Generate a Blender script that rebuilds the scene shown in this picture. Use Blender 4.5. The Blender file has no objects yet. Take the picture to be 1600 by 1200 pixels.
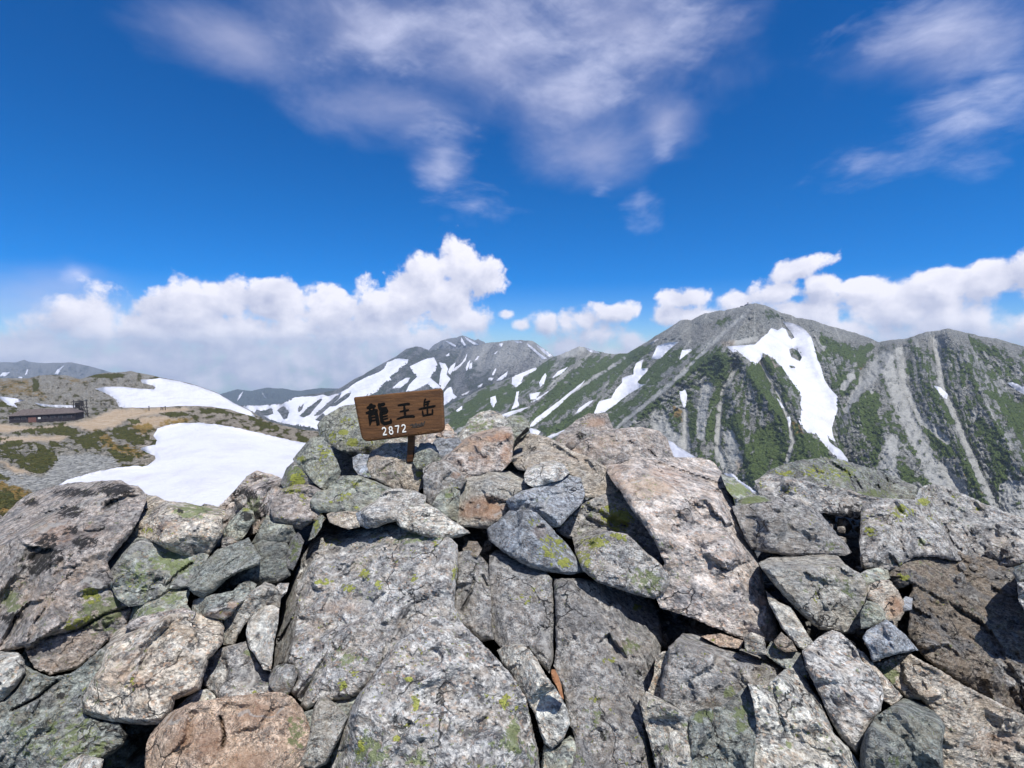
import bpy, math, time
import numpy as np
from mathutils import Vector
from mathutils.geometry import delaunay_2d_cdt
from mathutils.bvhtree import BVHTree

scene = bpy.context.scene
R = math.radians
# ------------------------------------------------------------------ camera
FPX, PITCH, EYE = 800.0, R(3.58), 1.667       # focal length in px of the 1600 px wide photo
cam_data = bpy.data.cameras.new('camera')
cam_data.sensor_width = 36.0
cam_data.lens = 36.0 * FPX / 1600.0
cam_data.clip_start = 0.05
cam_data.clip_end = 60000.0
camera = bpy.data.objects.new('camera', cam_data)
scene.collection.objects.link(camera)
camera.location = (0, 0, EYE)
camera.rotation_euler = (math.pi / 2 - PITCH, 0, 0)
scene.camera = camera

# ------------------------------------------------------------------ light and exposure
SUN_DIR = Vector((0.25, -0.30, 0.92)).normalized()
SUN_EL = math.asin(SUN_DIR.z)
SUN_AZ = math.atan2(SUN_DIR.x, SUN_DIR.y)
sun_data = bpy.data.lights.new('sun', 'SUN')
sun_data.energy = 4.2
sun_data.angle = R(0.55)
sun_data.color = (1.0, 0.965, 0.91)
sun = bpy.data.objects.new('sun', sun_data)
scene.collection.objects.link(sun)
sun.rotation_euler = SUN_DIR.to_track_quat('Z', 'Y').to_euler()
scene.view_settings.view_transform = 'Standard'
scene.view_settings.look = 'None'
scene.view_settings.exposure = 0.36
scene.view_settings.gamma = 1.0
scene.view_settings.use_curve_mapping = False
try:
    scene.cycles.max_bounces = 5
    scene.cycles.diffuse_bounces = 2
    scene.cycles.volume_bounces = 0
    scene.cycles.caustics_reflective = False
    scene.cycles.caustics_refractive = False
except Exception:
    pass


class NT:
    """tiny node-graph writer"""
    def __init__(s, tree):
        s.t = tree
        for n in list(tree.nodes):
            tree.nodes.remove(n)

    def n(s, kind, **kw):
        nd = s.t.nodes.new(kind)
        for k, v in kw.items():
            setattr(nd, k, v)
        return nd

    def put(s, sock, v):
        if isinstance(v, bpy.types.NodeSocket):
            s.t.links.new(v, sock)
        elif v is not None:
            sock.default_value = v

    def math(s, op, a, b=None, c=None, clamp=False):
        nd = s.n('ShaderNodeMath', operation=op, use_clamp=clamp)
        s.put(nd.inputs[0], a)
        if b is not None: s.put(nd.inputs[1], b)
        if c is not None: s.put(nd.inputs[2], c)
        return nd.outputs[0]

    def vmath(s, op, a, b=None, c=None):
        nd = s.n('ShaderNodeVectorMath', operation=op)
        s.put(nd.inputs[0], a)
        if b is not None: s.put(nd.inputs[1], b)
        if c is not None: s.put(nd.inputs[2], c)
        return nd.outputs['Value'] if op in ('LENGTH', 'DOT_PRODUCT', 'DISTANCE') else nd.outputs[0]

    def mapr(s, v, a, b, c=0.0, d=1.0, smooth=True):
        nd = s.n('ShaderNodeMapRange', interpolation_type='SMOOTHSTEP' if smooth else 'LINEAR')
        s.put(nd.inputs['Value'], v)
        s.put(nd.inputs['From Min'], a); s.put(nd.inputs['From Max'], b)
        s.put(nd.inputs['To Min'], c); s.put(nd.inputs['To Max'], d)
        return nd.outputs[0]

    def mix(s, f, a, b, mode='MIX'):
        nd = s.n('ShaderNodeMix', data_type='RGBA', blend_type=mode)
        s.put(nd.inputs[0], f)
        for sock, v in ((nd.inputs[6], a), (nd.inputs[7], b)):
            if isinstance(v, (tuple, list)) and len(v) == 3: v = (*v, 1.0)
            s.put(sock, v)
        return nd.outputs[2]

    def noise(s, vec, scale, detail=3.0, rough=0.55, dist=0.0, color=False):
        nd = s.n('ShaderNodeTexNoise')
        if vec is not None: s.put(nd.inputs['Vector'], vec)
        s.put(nd.inputs['Scale'], scale); s.put(nd.inputs['Detail'], detail)
        s.put(nd.inputs['Roughness'], rough); s.put(nd.inputs['Distortion'], dist)
        return nd.outputs['Color' if color else 'Fac']

    def voro(s, vec, scale, out='Distance', feature='F1', rnd=1.0):
        nd = s.n('ShaderNodeTexVoronoi', feature=feature)
        if vec is not None: s.put(nd.inputs['Vector'], vec)
        s.put(nd.inputs['Scale'], scale); s.put(nd.inputs['Randomness'], rnd)
        return nd.outputs[out]

    def attr(s, name, out='Fac', kind='GEOMETRY'):
        return s.n('ShaderNodeAttribute', attribute_name=name, attribute_type=kind).outputs[out]

    def vec(s, x, y, z):
        nd = s.n('ShaderNodeCombineXYZ')
        s.put(nd.inputs[0], x); s.put(nd.inputs[1], y); s.put(nd.inputs[2], z)
        return nd.outputs[0]


def ray(px, py):
    """direction (y == 1) through a point of the photograph"""
    px = np.asarray(px, float); py = np.asarray(py, float)
    cx = (px - 800.0) / FPX; cy = (600.0 - py) / FPX
    y = math.cos(PITCH) + cy * math.sin(PITCH)
    z = -math.sin(PITCH) + cy * math.cos(PITCH)
    return np.stack([cx / y, np.ones_like(y), z / y], -1)


def sky_pt(px, py):
    d = ray(px, py)
    az = math.atan2(d[0], d[1]); el = math.atan2(d[2], math.hypot(d[0], d[1]))
    return az, el

# ------------------------------------------------------------------ sky with clouds
world = bpy.data.worlds.new('World')
scene.world = world
world.use_nodes = True
W = NT(world.node_tree)
SKY_STRENGTH = 0.12
geo = W.n('ShaderNodeTexCoord').outputs['Generated']
sep = W.n('ShaderNodeSeparateXYZ'); W.put(sep.inputs[0], geo)
dx, dy, dz = sep.outputs
azim = W.math('ARCTAN2', dx, dy)
elev = W.math('ARCSINE', dz)
sph = W.vec(azim, elev, 0.0)


def group(name, build):
    g = bpy.data.node_groups.new(name, 'ShaderNodeTree')
    g.interface.new_socket('Vector', in_out='INPUT', socket_type='NodeSocketVector')
    g.interface.new_socket('Value', in_out='OUTPUT', socket_type='NodeSocketFloat')
    G = NT(g)
    i = G.n('NodeGroupInput'); o = G.n('NodeGroupOutput')
    G.put(o.inputs[0], build(G, i.outputs[0]))
    return g


def use(N, g, v):
    nd = N.n('ShaderNodeGroup', node_tree=g)
    N.put(nd.inputs[0], v)
    return nd.outputs[0]


AZ0, AZW, EL0, ELH = -1.30, 2.60, -0.35, 1.45      # part of the sky that the cloud map covers (radians)
MW, MH = 1040, 580


def blob_field(blobs, k):
    """soft union of ellipses (photo px centre, px radii, tilt in degrees) over azimuth and elevation"""
    A, E = np.meshgrid(AZ0 + AZW * (np.arange(MW) + 0.5) / MW, EL0 + ELH * (np.arange(MH) + 0.5) / MH)
    acc = np.full(A.shape, -1.0)
    for b in blobs:
        cx, cy, rx, ry = b[:4]; rot = R(b[4]) if len(b) > 4 else 0.0
        az, el = sky_pt(cx, cy); az2, _ = sky_pt(cx + rx, cy); _, el2 = sky_pt(cx, cy - ry)
        x, y = A - az, E - el
        c, s_ = math.cos(rot), math.sin(rot)
        f = 1.0 - np.hypot((x * c + y * s_) / abs(az2 - az), (-x * s_ + y * c) / abs(el2 - el))
        h = np.maximum(k - np.abs(acc - f), 0.0) / k
        acc = np.maximum(acc, f) + h ** 3 * k / 6.0
    edge = np.minimum(np.minimum(A - AZ0, AZ0 + AZW - A), np.minimum(E - EL0, EL0 + ELH - E))
    acc = -1.0 + (np.maximum(acc, -1.0) + 1.0) * np.clip(edge / 0.15, 0, 1)
    return np.clip(acc * 0.5 + 0.5, 0, 1)


CUMULUS = [  # bank on the left with its tower
    (40, 548, 170, 62), (160, 515, 130, 62), (285, 492, 95, 62), (265, 462, 42, 30), (350, 470, 52, 42),
    (432, 474, 62, 46), (425, 452, 32, 24), (510, 490, 62, 42), (520, 566, 230, 84), (330, 572, 300, 74), (100, 572, 300, 66), (430, 590, 260, 40), (330, 520, 260, 44), (570, 522, 180, 40),
    (590, 480, 52, 42), (640, 470, 62, 52), (668, 428, 40, 40), (715, 415, 40, 44), (755, 438, 40, 36), (765, 425, 30, 26),
    (700, 470, 70, 56), (640, 540, 110, 46), (735, 500, 46, 24), (790, 492, 16, 10),
    # puffs over the saddle
    (855, 508, 32, 34), (885, 505, 34, 28), (915, 502, 40, 26), (958, 490, 46, 22, 6), (925, 522, 62, 34), (985, 538, 38, 22),
    (895, 545, 80, 34), (990, 552, 70, 20), (815, 508, 20, 12), (1060, 470, 52, 22, 8), (1050, 490, 34, 22), (1090, 496, 50, 22), (1150, 472, 34, 24),
    # bank on the right
    (1240, 424, 74, 20, 24), (1210, 458, 62, 28), (1282, 446, 34, 20), (1345, 452, 40, 20), (1250, 495, 90, 50), (1390, 495, 110, 54), (1450, 520, 260, 60),
    (1330, 520, 120, 34), (1468, 452, 56, 34), (1550, 440, 66, 40), (1640, 430, 90, 62), (1490, 505, 120, 48), (1640, 520, 120, 60),
    (1800, 470, 160, 80), (-160, 540, 140, 70)]
VEIL = [(600, 40, 260, 120), (760, 70, 230, 150), (980, 40, 240, 150, -12), (900, 150, 130, 90), (360, 60, 160, 70), (930, 240, 150, 70),
        (690, 260, 60, 60), (620, 170, 160, 70), (1040, 190, 70, 70), (60, 480, 190, 80), (1480, 60, 260, 90)]
WISP = [(1450, 50, 230, 120), (1500, 180, 190, 110), (1340, 260, 130, 50), (692, 248, 80, 115), (740, 322, 80, 50),
        (1005, 332, 50, 50), (940, 298, 30, 20), (905, 130, 120, 100), (1050, 40, 170, 130), (800, 40, 280, 160), (950, 90, 180, 130), (1560, 150, 120, 150), (600, 60, 180, 110), (1040, 235, 40, 50),
        (120, 430, 30, 24)]
cloud_map = bpy.data.images.new('cloud_map', MW, MH, float_buffer=True, is_data=True)
buf = np.ones((MH, MW, 4), np.float32)
for i_, (bl, k_) in enumerate(((CUMULUS, 0.18), (VEIL, 0.5), (WISP, 0.3))):
    buf[..., i_] = blob_field(bl, k_)
cloud_map.pixels.foreach_set(buf.ravel())
cloud_map.update()


def mass(G, v, channel):
    mp = G.n('ShaderNodeMapping'); G.put(mp.inputs['Vector'], v)
    mp.inputs['Location'].default_value = (-AZ0 / AZW, -EL0 / ELH, 0)
    mp.inputs['Scale'].default_value = (1 / AZW, 1 / ELH, 1)
    im = G.n('ShaderNodeTexImage', image=cloud_map, extension='CLIP', interpolation='Cubic')
    G.put(im.inputs[0], mp.outputs[0])
    sp = G.n('ShaderNodeSeparateColor'); G.put(sp.inputs[0], im.outputs[0])
    return G.math('MULTIPLY_ADD', sp.outputs[channel], 2.0, -1.0)


def cum_density(G, v):
    m = mass(G, v, 0)
    a = G.noise(v, 15.0, 5.0, 0.58, 0.15)
    b = G.noise(v, 5.0, 2.0, 0.5)
    f = G.noise(v, 48.0, 4.0, 0.55)
    a = G.math('MULTIPLY_ADD', f, 0.24, a)
    n = G.math('SUBTRACT', G.math('MULTIPLY_ADD', b, 0.9, G.math('MULTIPLY', a, 3.0)), 2.27)
    return G.math('ADD', G.math('MULTIPLY', m, 1.45), n)


cden = group('cumulus_density', cum_density)
d0 = use(W, cden, sph)
d1 = use(W, cden, W.vmath('ADD', sph, (0.010, 0.020, 0.0)))       # towards the light: thinner there = lit edge
big = W.noise(sph, 6.0, 2.0, 0.5)
soft = W.mapr(W.math('ADD', elev, W.math('MULTIPLY', big, 0.10)), R(2.5), R(9.5), 1.2, 0.50)
cum_a = W.mapr(d0, 0.0, soft)
lit = W.mapr(W.math('SUBTRACT', d0, d1), -0.55, 0.75, smooth=False)
thick = W.mapr(d0, 0.2, 1.9)
low = W.mapr(elev, R(-10.0), R(7.0))
puff = W.noise(W.vmath('MULTIPLY', sph, (1.0, 1.7, 1.0)), 9.0, 6.0, 0.55, 0.2)
bright = W.math('MULTIPLY_ADD', lit, 0.72, W.math('MULTIPLY_ADD', low, 0.44, W.math('MULTIPLY_ADD', thick, -0.24, W.math('MULTIPLY_ADD', puff, 1.9, -1.07))))
bright = W.math('ADD', bright, W.math('MULTIPLY', W.math('SUBTRACT', big, 0.5), 0.7), clamp=True)
cum_col = W.mix(bright, (0.40, 0.435, 0.59), (0.78, 0.775, 0.86))

# thin veil overhead: fibres that fan out
mp = W.n('ShaderNodeMapping'); W.put(mp.inputs['Vector'], sph)
mp.inputs['Rotation'].default_value = (0, 0, R(28)); mp.inputs['Scale'].default_value = (1.0, 1.9, 1.0)
vn = W.noise(mp.outputs[0], 3.4, 5.0, 0.60, 0.25)
vn2 = W.noise(mp.outputs[0], 8.0, 6.0, 0.58, 0.15)
vm = mass(W, sph, 1)
veil_a = W.mapr(W.math('ADD', W.math('MULTIPLY', vm, 1.0), W.math('MULTIPLY_ADD', vn, 1.7, W.math('MULTIPLY_ADD', vn2, 0.4, -1.05))), -0.1, 1.45, 0.0, 0.66)
mp2 = W.n('ShaderNodeMapping'); W.put(mp2.inputs['Vector'], W.vmath('ADD', sph, W.vmath('MULTIPLY', W.noise(sph, 4.0, 3.0, 0.5, color=True), (0.16, 0.16, 0.0))))
mp2.inputs['Rotation'].default_value = (0, 0, R(52)); mp2.inputs['Scale'].default_value = (1.0, 3.2, 1.0)
fib = W.noise(mp2.outputs[0], 9.0, 6.0, 0.62)
wisp_a = W.mapr(W.math('ADD', W.math('MULTIPLY', mass(W, sph, 2), 1.0), W.math('MULTIPLY_ADD', vn2, 1.7, W.math('MULTIPLY_ADD', fib, 1.6, W.math('MULTIPLY_ADD', vn, 1.0, -2.30)))), 0.0, 1.9, 0.0, 0.66)
rest_a = W.mapr(W.noise(geo, 2.2, 4.0, 0.6, 0.3), 0.44, 0.74, 0.0, 0.8)
front = W.mapr(dy, 0.25, 0.55, 1.0, 0.0)
rest_a = W.math('MULTIPLY', rest_a, front)                          # unseen cloud round the rest of the sky, added bright to lift ambient light

sky = W.n('ShaderNodeTexSky', sky_type='NISHITA')
sky.sun_disc = False
sky.sun_elevation = SUN_EL
sky.sun_rotation = SUN_AZ
sky.altitude = 2872.0
sky.air_density = 1.0
sky.dust_density = 0.1
sky.ozone_density = 3.0
grade = W.n('ShaderNodeHueSaturation')
grade.inputs['Saturation'].default_value = 1.62
grade.inputs['Hue'].default_value = 0.509
grade.inputs['Value'].default_value = 0.90
W.put(grade.inputs['Color'], sky.outputs[0])
K = 1.0 / SKY_STRENGTH


def lum(c):
    nd = W.n('ShaderNodeVectorMath', operation='SCALE')
    W.put(nd.inputs[0], c); nd.inputs['Scale'].default_value = K
    return nd.outputs[0]


# clear high air: the band above the horizon stays azure instead of paling out
lowair = W.mapr(elev, R(-6.0), R(17.0), 1.0, 0.0)
col = W.mix(lowair, grade.outputs[0], W.mix(1.0, grade.outputs[0], (0.42, 0.70, 0.98), 'MULTIPLY'))
col = W.mix(veil_a, col, lum((0.47, 0.49, 0.67)))
col = W.mix(wisp_a, col, lum((0.66, 0.69, 0.88)))
col = W.mix(rest_a, col, lum((0.70, 0.71, 0.78)))
col = W.mix(cum_a, col, lum(cum_col))
bg = W.n('ShaderNodeBackground')
W.put(bg.inputs['Color'], col)
bg.inputs['Strength'].default_value = SKY_STRENGTH
wo = W.n('ShaderNodeOutputWorld')
W.t.links.new(bg.outputs[0], wo.inputs['Surface'])
try:
    world.cycles.sampling_method = 'MANUAL'
    world.cycles.sample_map_resolution = 512
except Exception:
    pass

# ------------------------------------------------------------------ numeric helpers
_rs = np.random.RandomState(7)
_perm = np.concatenate([_rs.permutation(256)] * 2)
_grad = _rs.normal(size=(256, 3)); _grad /= np.linalg.norm(_grad, axis=1)[:, None]


def perlin(p):
    p = np.asarray(p, float)
    i = np.floor(p).astype(int); f = p - i
    i &= 255
    u = f * f * f * (f * (f * 6 - 15) + 10)
    out = 0
    for ox in (0, 1):
        for oy in (0, 1):
            for oz in (0, 1):
                h = _perm[_perm[_perm[(i[..., 0] + ox) & 255] + ((i[..., 1] + oy) & 255)] + ((i[..., 2] + oz) & 255)]
                g = _grad[h]
                d = g[..., 0] * (f[..., 0] - ox) + g[..., 1] * (f[..., 1] - oy) + g[..., 2] * (f[..., 2] - oz)
                w = (u[..., 0] if ox else 1 - u[..., 0]) * (u[..., 1] if oy else 1 - u[..., 1]) * (u[..., 2] if oz else 1 - u[..., 2])
                out = out + w * d
    return out * 1.6


def fbm(p, octaves=4, gain=0.5, ridged=False):
    a, s, t = 1.0, 0.0, 0.0
    p = np.asarray(p, float)
    for k in range(octaves):
        v = perlin(p * (2.03 ** k) + 13.7 * k)
        if ridged: v = 1 - 2 * np.abs(v)
        s = s + a * v; t += a; a *= gain
    return s / t


def seg_dist(P, poly, closed=True):
    poly = np.asarray(poly, float)
    A = poly; B = np.roll(poly, -1, 0)
    if not closed: A, B = A[:-1], B[:-1]
    best = np.full(len(P), 1e9)
    for a, b in zip(A, B):
        ab = b - a; L = max(ab @ ab, 1e-9)
        t = np.clip(((P - a) @ ab) / L, 0, 1)
        d = np.hypot(P[:, 0] - a[0] - t * ab[0], P[:, 1] - a[1] - t * ab[1])
        best = np.minimum(best, d)
    return best


def inside(P, poly):
    poly = np.asarray(poly, float)
    x, y = P[:, 0], P[:, 1]
    r = np.zeros(len(P), bool)
    for a, b in zip(poly, np.roll(poly, -1, 0)):
        if a[1] == b[1]: continue
        c = ((a[1] > y) != (b[1] > y)) & (x < (b[0] - a[0]) * (y - a[1]) / (b[1] - a[1]) + a[0])
        r ^= c
    return r


def smooth01(x): 
    x = np.clip(x, 0, 1); return x * x * (3 - 2 * x)


def interp(x, pts):
    pts = np.asarray(pts, float)
    return np.interp(x, pts[:, 0], pts[:, 1])


def link(o, parent=None):
    scene.collection.objects.link(o)
    if parent is not None: o.parent = parent
    return o


def tag(o, label=None, cat=None, group_=None, kind=None):
    if label: o['label'] = label
    if cat: o['category'] = cat
    if group_: o['group'] = group_
    if kind: o['kind'] = kind
    return o


def mesh_from(name, verts, faces, mat=None, smooth=True, attrs=None, origin=None):
    """verts (n,3) array, faces list or (m,k) array"""
    verts = np.asarray(verts, float)
    if origin is not None: verts = verts - np.asarray(origin, float)
    me = bpy.data.meshes.new(name)
    if isinstance(faces, np.ndarray):
        k = faces.shape[1]; m = len(faces)
        me.vertices.add(len(verts)); me.vertices.foreach_set('co', verts.astype(np.float32).ravel())
        me.loops.add(m * k); me.loops.foreach_set('vertex_index', faces.astype(np.int32).ravel())
        me.polygons.add(m); me.polygons.foreach_set('loop_start', np.arange(0, m * k, k, dtype=np.int32))
        me.update(calc_edges=True)
    else:
        me.from_pydata([tuple(v) for v in verts], [], faces); me.update()
    if attrs:
        for an, av in attrs.items():
            at = me.attributes.new(an, 'FLOAT', 'POINT'); at.data.foreach_set('value', np.asarray(av, np.float32).ravel())
    me.polygons.foreach_set('use_smooth', [smooth] * len(me.polygons))
    if mat: me.materials.append(mat)
    o = bpy.data.objects.new(name, me)
    if origin is not None: o.location = origin
    return o


def bsdf(N, color, rough=0.85, spec=0.25, bump=None, bump_d=0.01, bump_s=1.0):
    p = N.n('ShaderNodeBsdfPrincipled')
    N.put(p.inputs['Base Color'], color if isinstance(color, bpy.types.NodeSocket) else (*color, 1.0))
    N.put(p.inputs['Roughness'], rough)
    p.inputs['Specular IOR Level'].default_value = spec
    if bump is not None:
        b = N.n('ShaderNodeBump'); N.put(b.inputs['Height'], bump)
        b.inputs['Distance'].default_value = bump_d; b.inputs['Strength'].default_value = bump_s
        N.t.links.new(b.outputs[0], p.inputs['Normal'])
    o = N.n('ShaderNodeOutputMaterial'); N.t.links.new(p.outputs[0], o.inputs['Surface'])
    return p


def material(name):
    m = bpy.data.materials.new(name); m.use_nodes = True
    return m, NT(m.node_tree)

# ------------------------------------------------------------------ materials of the mountains
def make_mountain_material(name, unit, rock=(0.37, 0.37, 0.345), dark=(0.17, 0.178, 0.168), veg=(0.050, 0.075, 0.022), veg2=(0.115, 0.155, 0.045)):
    """unit: metres per smallest speck"""
    m, N = material(name)
    pos = N.n('ShaderNodeNewGeometry').outputs['Position']
    n1 = N.noise(pos, 1 / (unit * 7), 5.0, 0.65)
    n2 = N.noise(pos, 1 / (unit * 1.6), 4.0, 0.7)
    n3 = N.noise(pos, 1 / (unit * 40), 4.0, 0.6)
    scree, vg, gr, tan, crag = (N.attr(a) for a in ('scree', 'veg', 'grass', 'tan', 'crag'))
    base = N.mix(N.mapr(n2, 0.32, 0.68), dark, rock)
    base = N.mix(N.mapr(n1, 0.45, 0.75, 0.0, 0.55), base, (0.32, 0.31, 0.285))
    base = N.mix(N.math('MULTIPLY', N.mapr(n3, 0.4, 0.65), 0.35), base, (0.20, 0.185, 0.165))
    sc = N.mix(N.mapr(n2, 0.3, 0.7), (0.34, 0.345, 0.325), (0.44, 0.435, 0.41))
    base = N.mix(scree, base, sc)
    # broken rock shows dark joints
    jo = N.voro(N.vmath('ADD', pos, N.vmath('MULTIPLY', N.noise(pos, 1 / (unit * 6), 3.0, 0.6, color=True), (unit * 8, unit * 8, unit * 8))), 1 / (unit * 4), 'Distance', 'DISTANCE_TO_EDGE')
    base = N.mix(N.math('MULTIPLY', N.mapr(N.math('ADD', jo, N.math('MULTIPLY', N.math('SUBTRACT', n2, 0.5), 0.5)), 0.0, 0.08, 1.0, 0.0), N.math('MULTIPLY', crag, 0.55)), base, (0.055, 0.058, 0.055))
    tn = N.mix(N.mapr(n1, 0.35, 0.7), (0.40, 0.30, 0.20), (0.50, 0.41, 0.31))
    base = N.mix(tan, base, tn)
    gs = N.mix(N.mapr(n2, 0.3, 0.7), (0.15, 0.13, 0.035), (0.36, 0.22, 0.08))
    base = N.mix(N.mapr(N.math('ADD', gr, N.math('MULTIPLY', N.math('SUBTRACT', n1, 0.5), 1.4)), 0.35, 0.65), base, gs)
    vc = N.mix(N.mapr(n2, 0.3, 0.75), veg, veg2)
    vm = N.mapr(N.math('ADD', vg, N.math('ADD', N.math('MULTIPLY', N.math('SUBTRACT', n1, 0.5), 0.9), N.math('MULTIPLY', N.math('SUBTRACT', n2, 0.5), 0.9))), 0.42, 0.58)
    base = N.mix(vm, base, vc)
    h = N.math('ADD', N.math('MULTIPLY', n1, 1.0), N.math('MULTIPLY', n2, 0.35))
    h = N.math('ADD', h, N.math('MULTIPLY', N.mapr(jo, 0.0, 0.2), N.math('MULTIPLY', crag, 0.5)))
    h = N.math('ADD', h, N.math('MULTIPLY', vm, 0.35))
    bsdf(N, base, 0.95, 0.1, h, unit * 5.0, 0.9)
    return m


def make_snow_material(name, unit, k=0.97):
    m, N = material(name)
    pos = N.n('ShaderNodeNewGeometry').outputs['Position']
    n1 = N.noise(pos, 1 / (unit * 18), 4.0, 0.6)
    n2 = N.noise(pos, 1 / (unit * 2.5), 4.0, 0.6)
    st = N.n('ShaderNodeMapping'); N.put(st.inputs['Vector'], pos); st.inputs['Scale'].default_value = (1, 0.35, 3.0)
    n3 = N.noise(st.outputs[0], 1 / (unit * 9), 5.0, 0.65)
    c = N.mix(N.mapr(n1, 0.4, 0.75), (0.66, 0.67, 0.735), (0.57, 0.575, 0.635))
    c = N.mix(N.mapr(n3, 0.55, 0.76, 0.0, 0.6), c, (0.52, 0.50, 0.49))
    c = N.mix(N.mapr(n2, 0.66, 0.8, 0.0, 0.35), c, (0.50, 0.48, 0.46))
    c = N.mix(1.0, c, (k, k, k), 'MULTIPLY')
    bsdf(N, c, 0.7, 0.2, N.math('ADD', n2, N.math('MULTIPLY', n3, 0.6)), unit * 0.9, 0.6)
    return m


MAT_OYAMA = make_mountain_material('mountain_rock_near', 2.6)
MAT_BESSAN = make_mountain_material('mountain_rock_far', 7.0, (0.255, 0.255, 0.26), (0.095, 0.10, 0.11), (0.048, 0.060, 0.050), (0.085, 0.10, 0.07))
MAT_HILL = make_mountain_material('hill_ground', 0.55, (0.40, 0.365, 0.305), (0.20, 0.185, 0.145), (0.052, 0.065, 0.022), (0.14, 0.125, 0.04))
MAT_SNOW = make_snow_material('old_snow', 2.0)
MAT_SNOW_NEAR = make_snow_material('old_snow_near', 0.6, 0.88)


class Patch:
    """a mountainside seen from the summit: rows run from the skyline to the foot, then down the far side"""
    def __init__(s, name, sky, foot, dist_sky, dist_foot, step, relief, masks, mat, jag=1.0, rows=None, seed=0.0, back=1.0):
        x0, x1 = sky[0][0], sky[-1][0]
        nx = int((x1 - x0) / step) + 1
        X = np.linspace(x0, x1, nx)
        ys = interp(X, sky); yf = interp(X, foot)
        jn = fbm(np.stack([X / 22.0, X * 0 + seed, X * 0 + 3.3], -1), 5, 0.62) * 3.2 * jag
        rows = rows or int(np.max(yf - ys) / step) + 1
        T = np.linspace(0, 1, rows) ** 1.1
        PX = np.repeat(X[None], rows, 0)
        PY = ys[None] + jn[None] * np.exp(-T[:, None] * 14) + (yf - ys)[None] * T[:, None]
        inv = (1 - T[:, None]) / interp(X, dist_sky)[None] + T[:, None] / interp(X, dist_foot)[None]
        s.base = 1 / inv
        s.P2 = np.stack([PX.ravel(), PY.ravel()], -1)
        s.relief_fn = relief
        rel = relief(s.P2, s.base.ravel()).reshape(rows, nx)
        fade = smooth01((PY - (ys[None] + jn[None])) / 9.0) * 0.85 + 0.15
        Y = s.base * (1 - rel * fade)
        V = ray(PX, PY) * Y[..., None]
        V[..., 2] += EYE
        # far side
        bk = []
        top = V[0]
        for k, (g, drop) in enumerate(((1.03, 0.016), (1.09, 0.05), (1.2, 0.13), (1.45, 0.28))):
            g = 1 + (g - 1) * back; drop = drop * back
            r = top.copy(); r[:, :2] *= g; r[:, 2] = top[:, 2] - top[:, 1] * drop
            bk.insert(0, r)
        Vall = np.concatenate([np.stack(bk), V])
        nb = len(bk)
        idx = np.arange((rows + nb) * nx).reshape(rows + nb, nx)
        F = np.stack([idx[:-1, :-1], idx[1:, :-1], idx[1:, 1:], idx[:-1, 1:]], -1).reshape(-1, 4)
        A = {}
        for k, v in masks(s.P2).items():
            v = v.reshape(rows, nx)
            A[k] = np.concatenate([np.repeat(v[:1], nb, 0), v]).ravel()
        for k in ('scree', 'veg', 'grass', 'tan', 'crag'):
            A.setdefault(k, np.zeros(Vall.shape[0] * nx))
        s.o = link(mesh_from(name, Vall.reshape(-1, 3), F, mat, True, A))
        tag(s.o, kind='structure')
        s.bvh = BVHTree.FromPolygons([tuple(v) for v in Vall.reshape(-1, 3)[::1]], F.tolist()) if True else None

    def hit(s, P):
        out = np.full((len(P), 3), np.nan)
        D = ray(P[:, 0], P[:, 1])
        for i, d in enumerate(D):
            h = s.bvh.ray_cast(Vector((0, 0, EYE)), Vector(d).normalized(), 50000.0)
            if h[0] is not None: out[i] = h[0]
        return out


def resample(poly, step, rng, jit=0.0, closed=True):
    poly = np.asarray(poly, float)
    Q = np.roll(poly, -1, 0) if closed else poly[1:]
    Pn = poly if closed else poly[:-1]
    out = []
    for a, b in zip(Pn, Q):
        n = max(1, int(round(np.linalg.norm(b - a) / step)))
        for k in range(n): out.append(a + (b - a) * k / n)
    out = np.array(out)
    if jit:
        d = np.roll(out, -1, 0) - np.roll(out, 1, 0)
        nrm = np.stack([d[:, 1], -d[:, 0]], -1) / np.maximum(np.linalg.norm(d, axis=1), 1e-6)[:, None]
        a = fbm(np.stack([out[:, 0] / 9.0, out[:, 1] / 9.0, out[:, 0] * 0 + rng], -1), 4, 0.7) * jit
        out = out + nrm * a[:, None]
    return out


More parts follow.
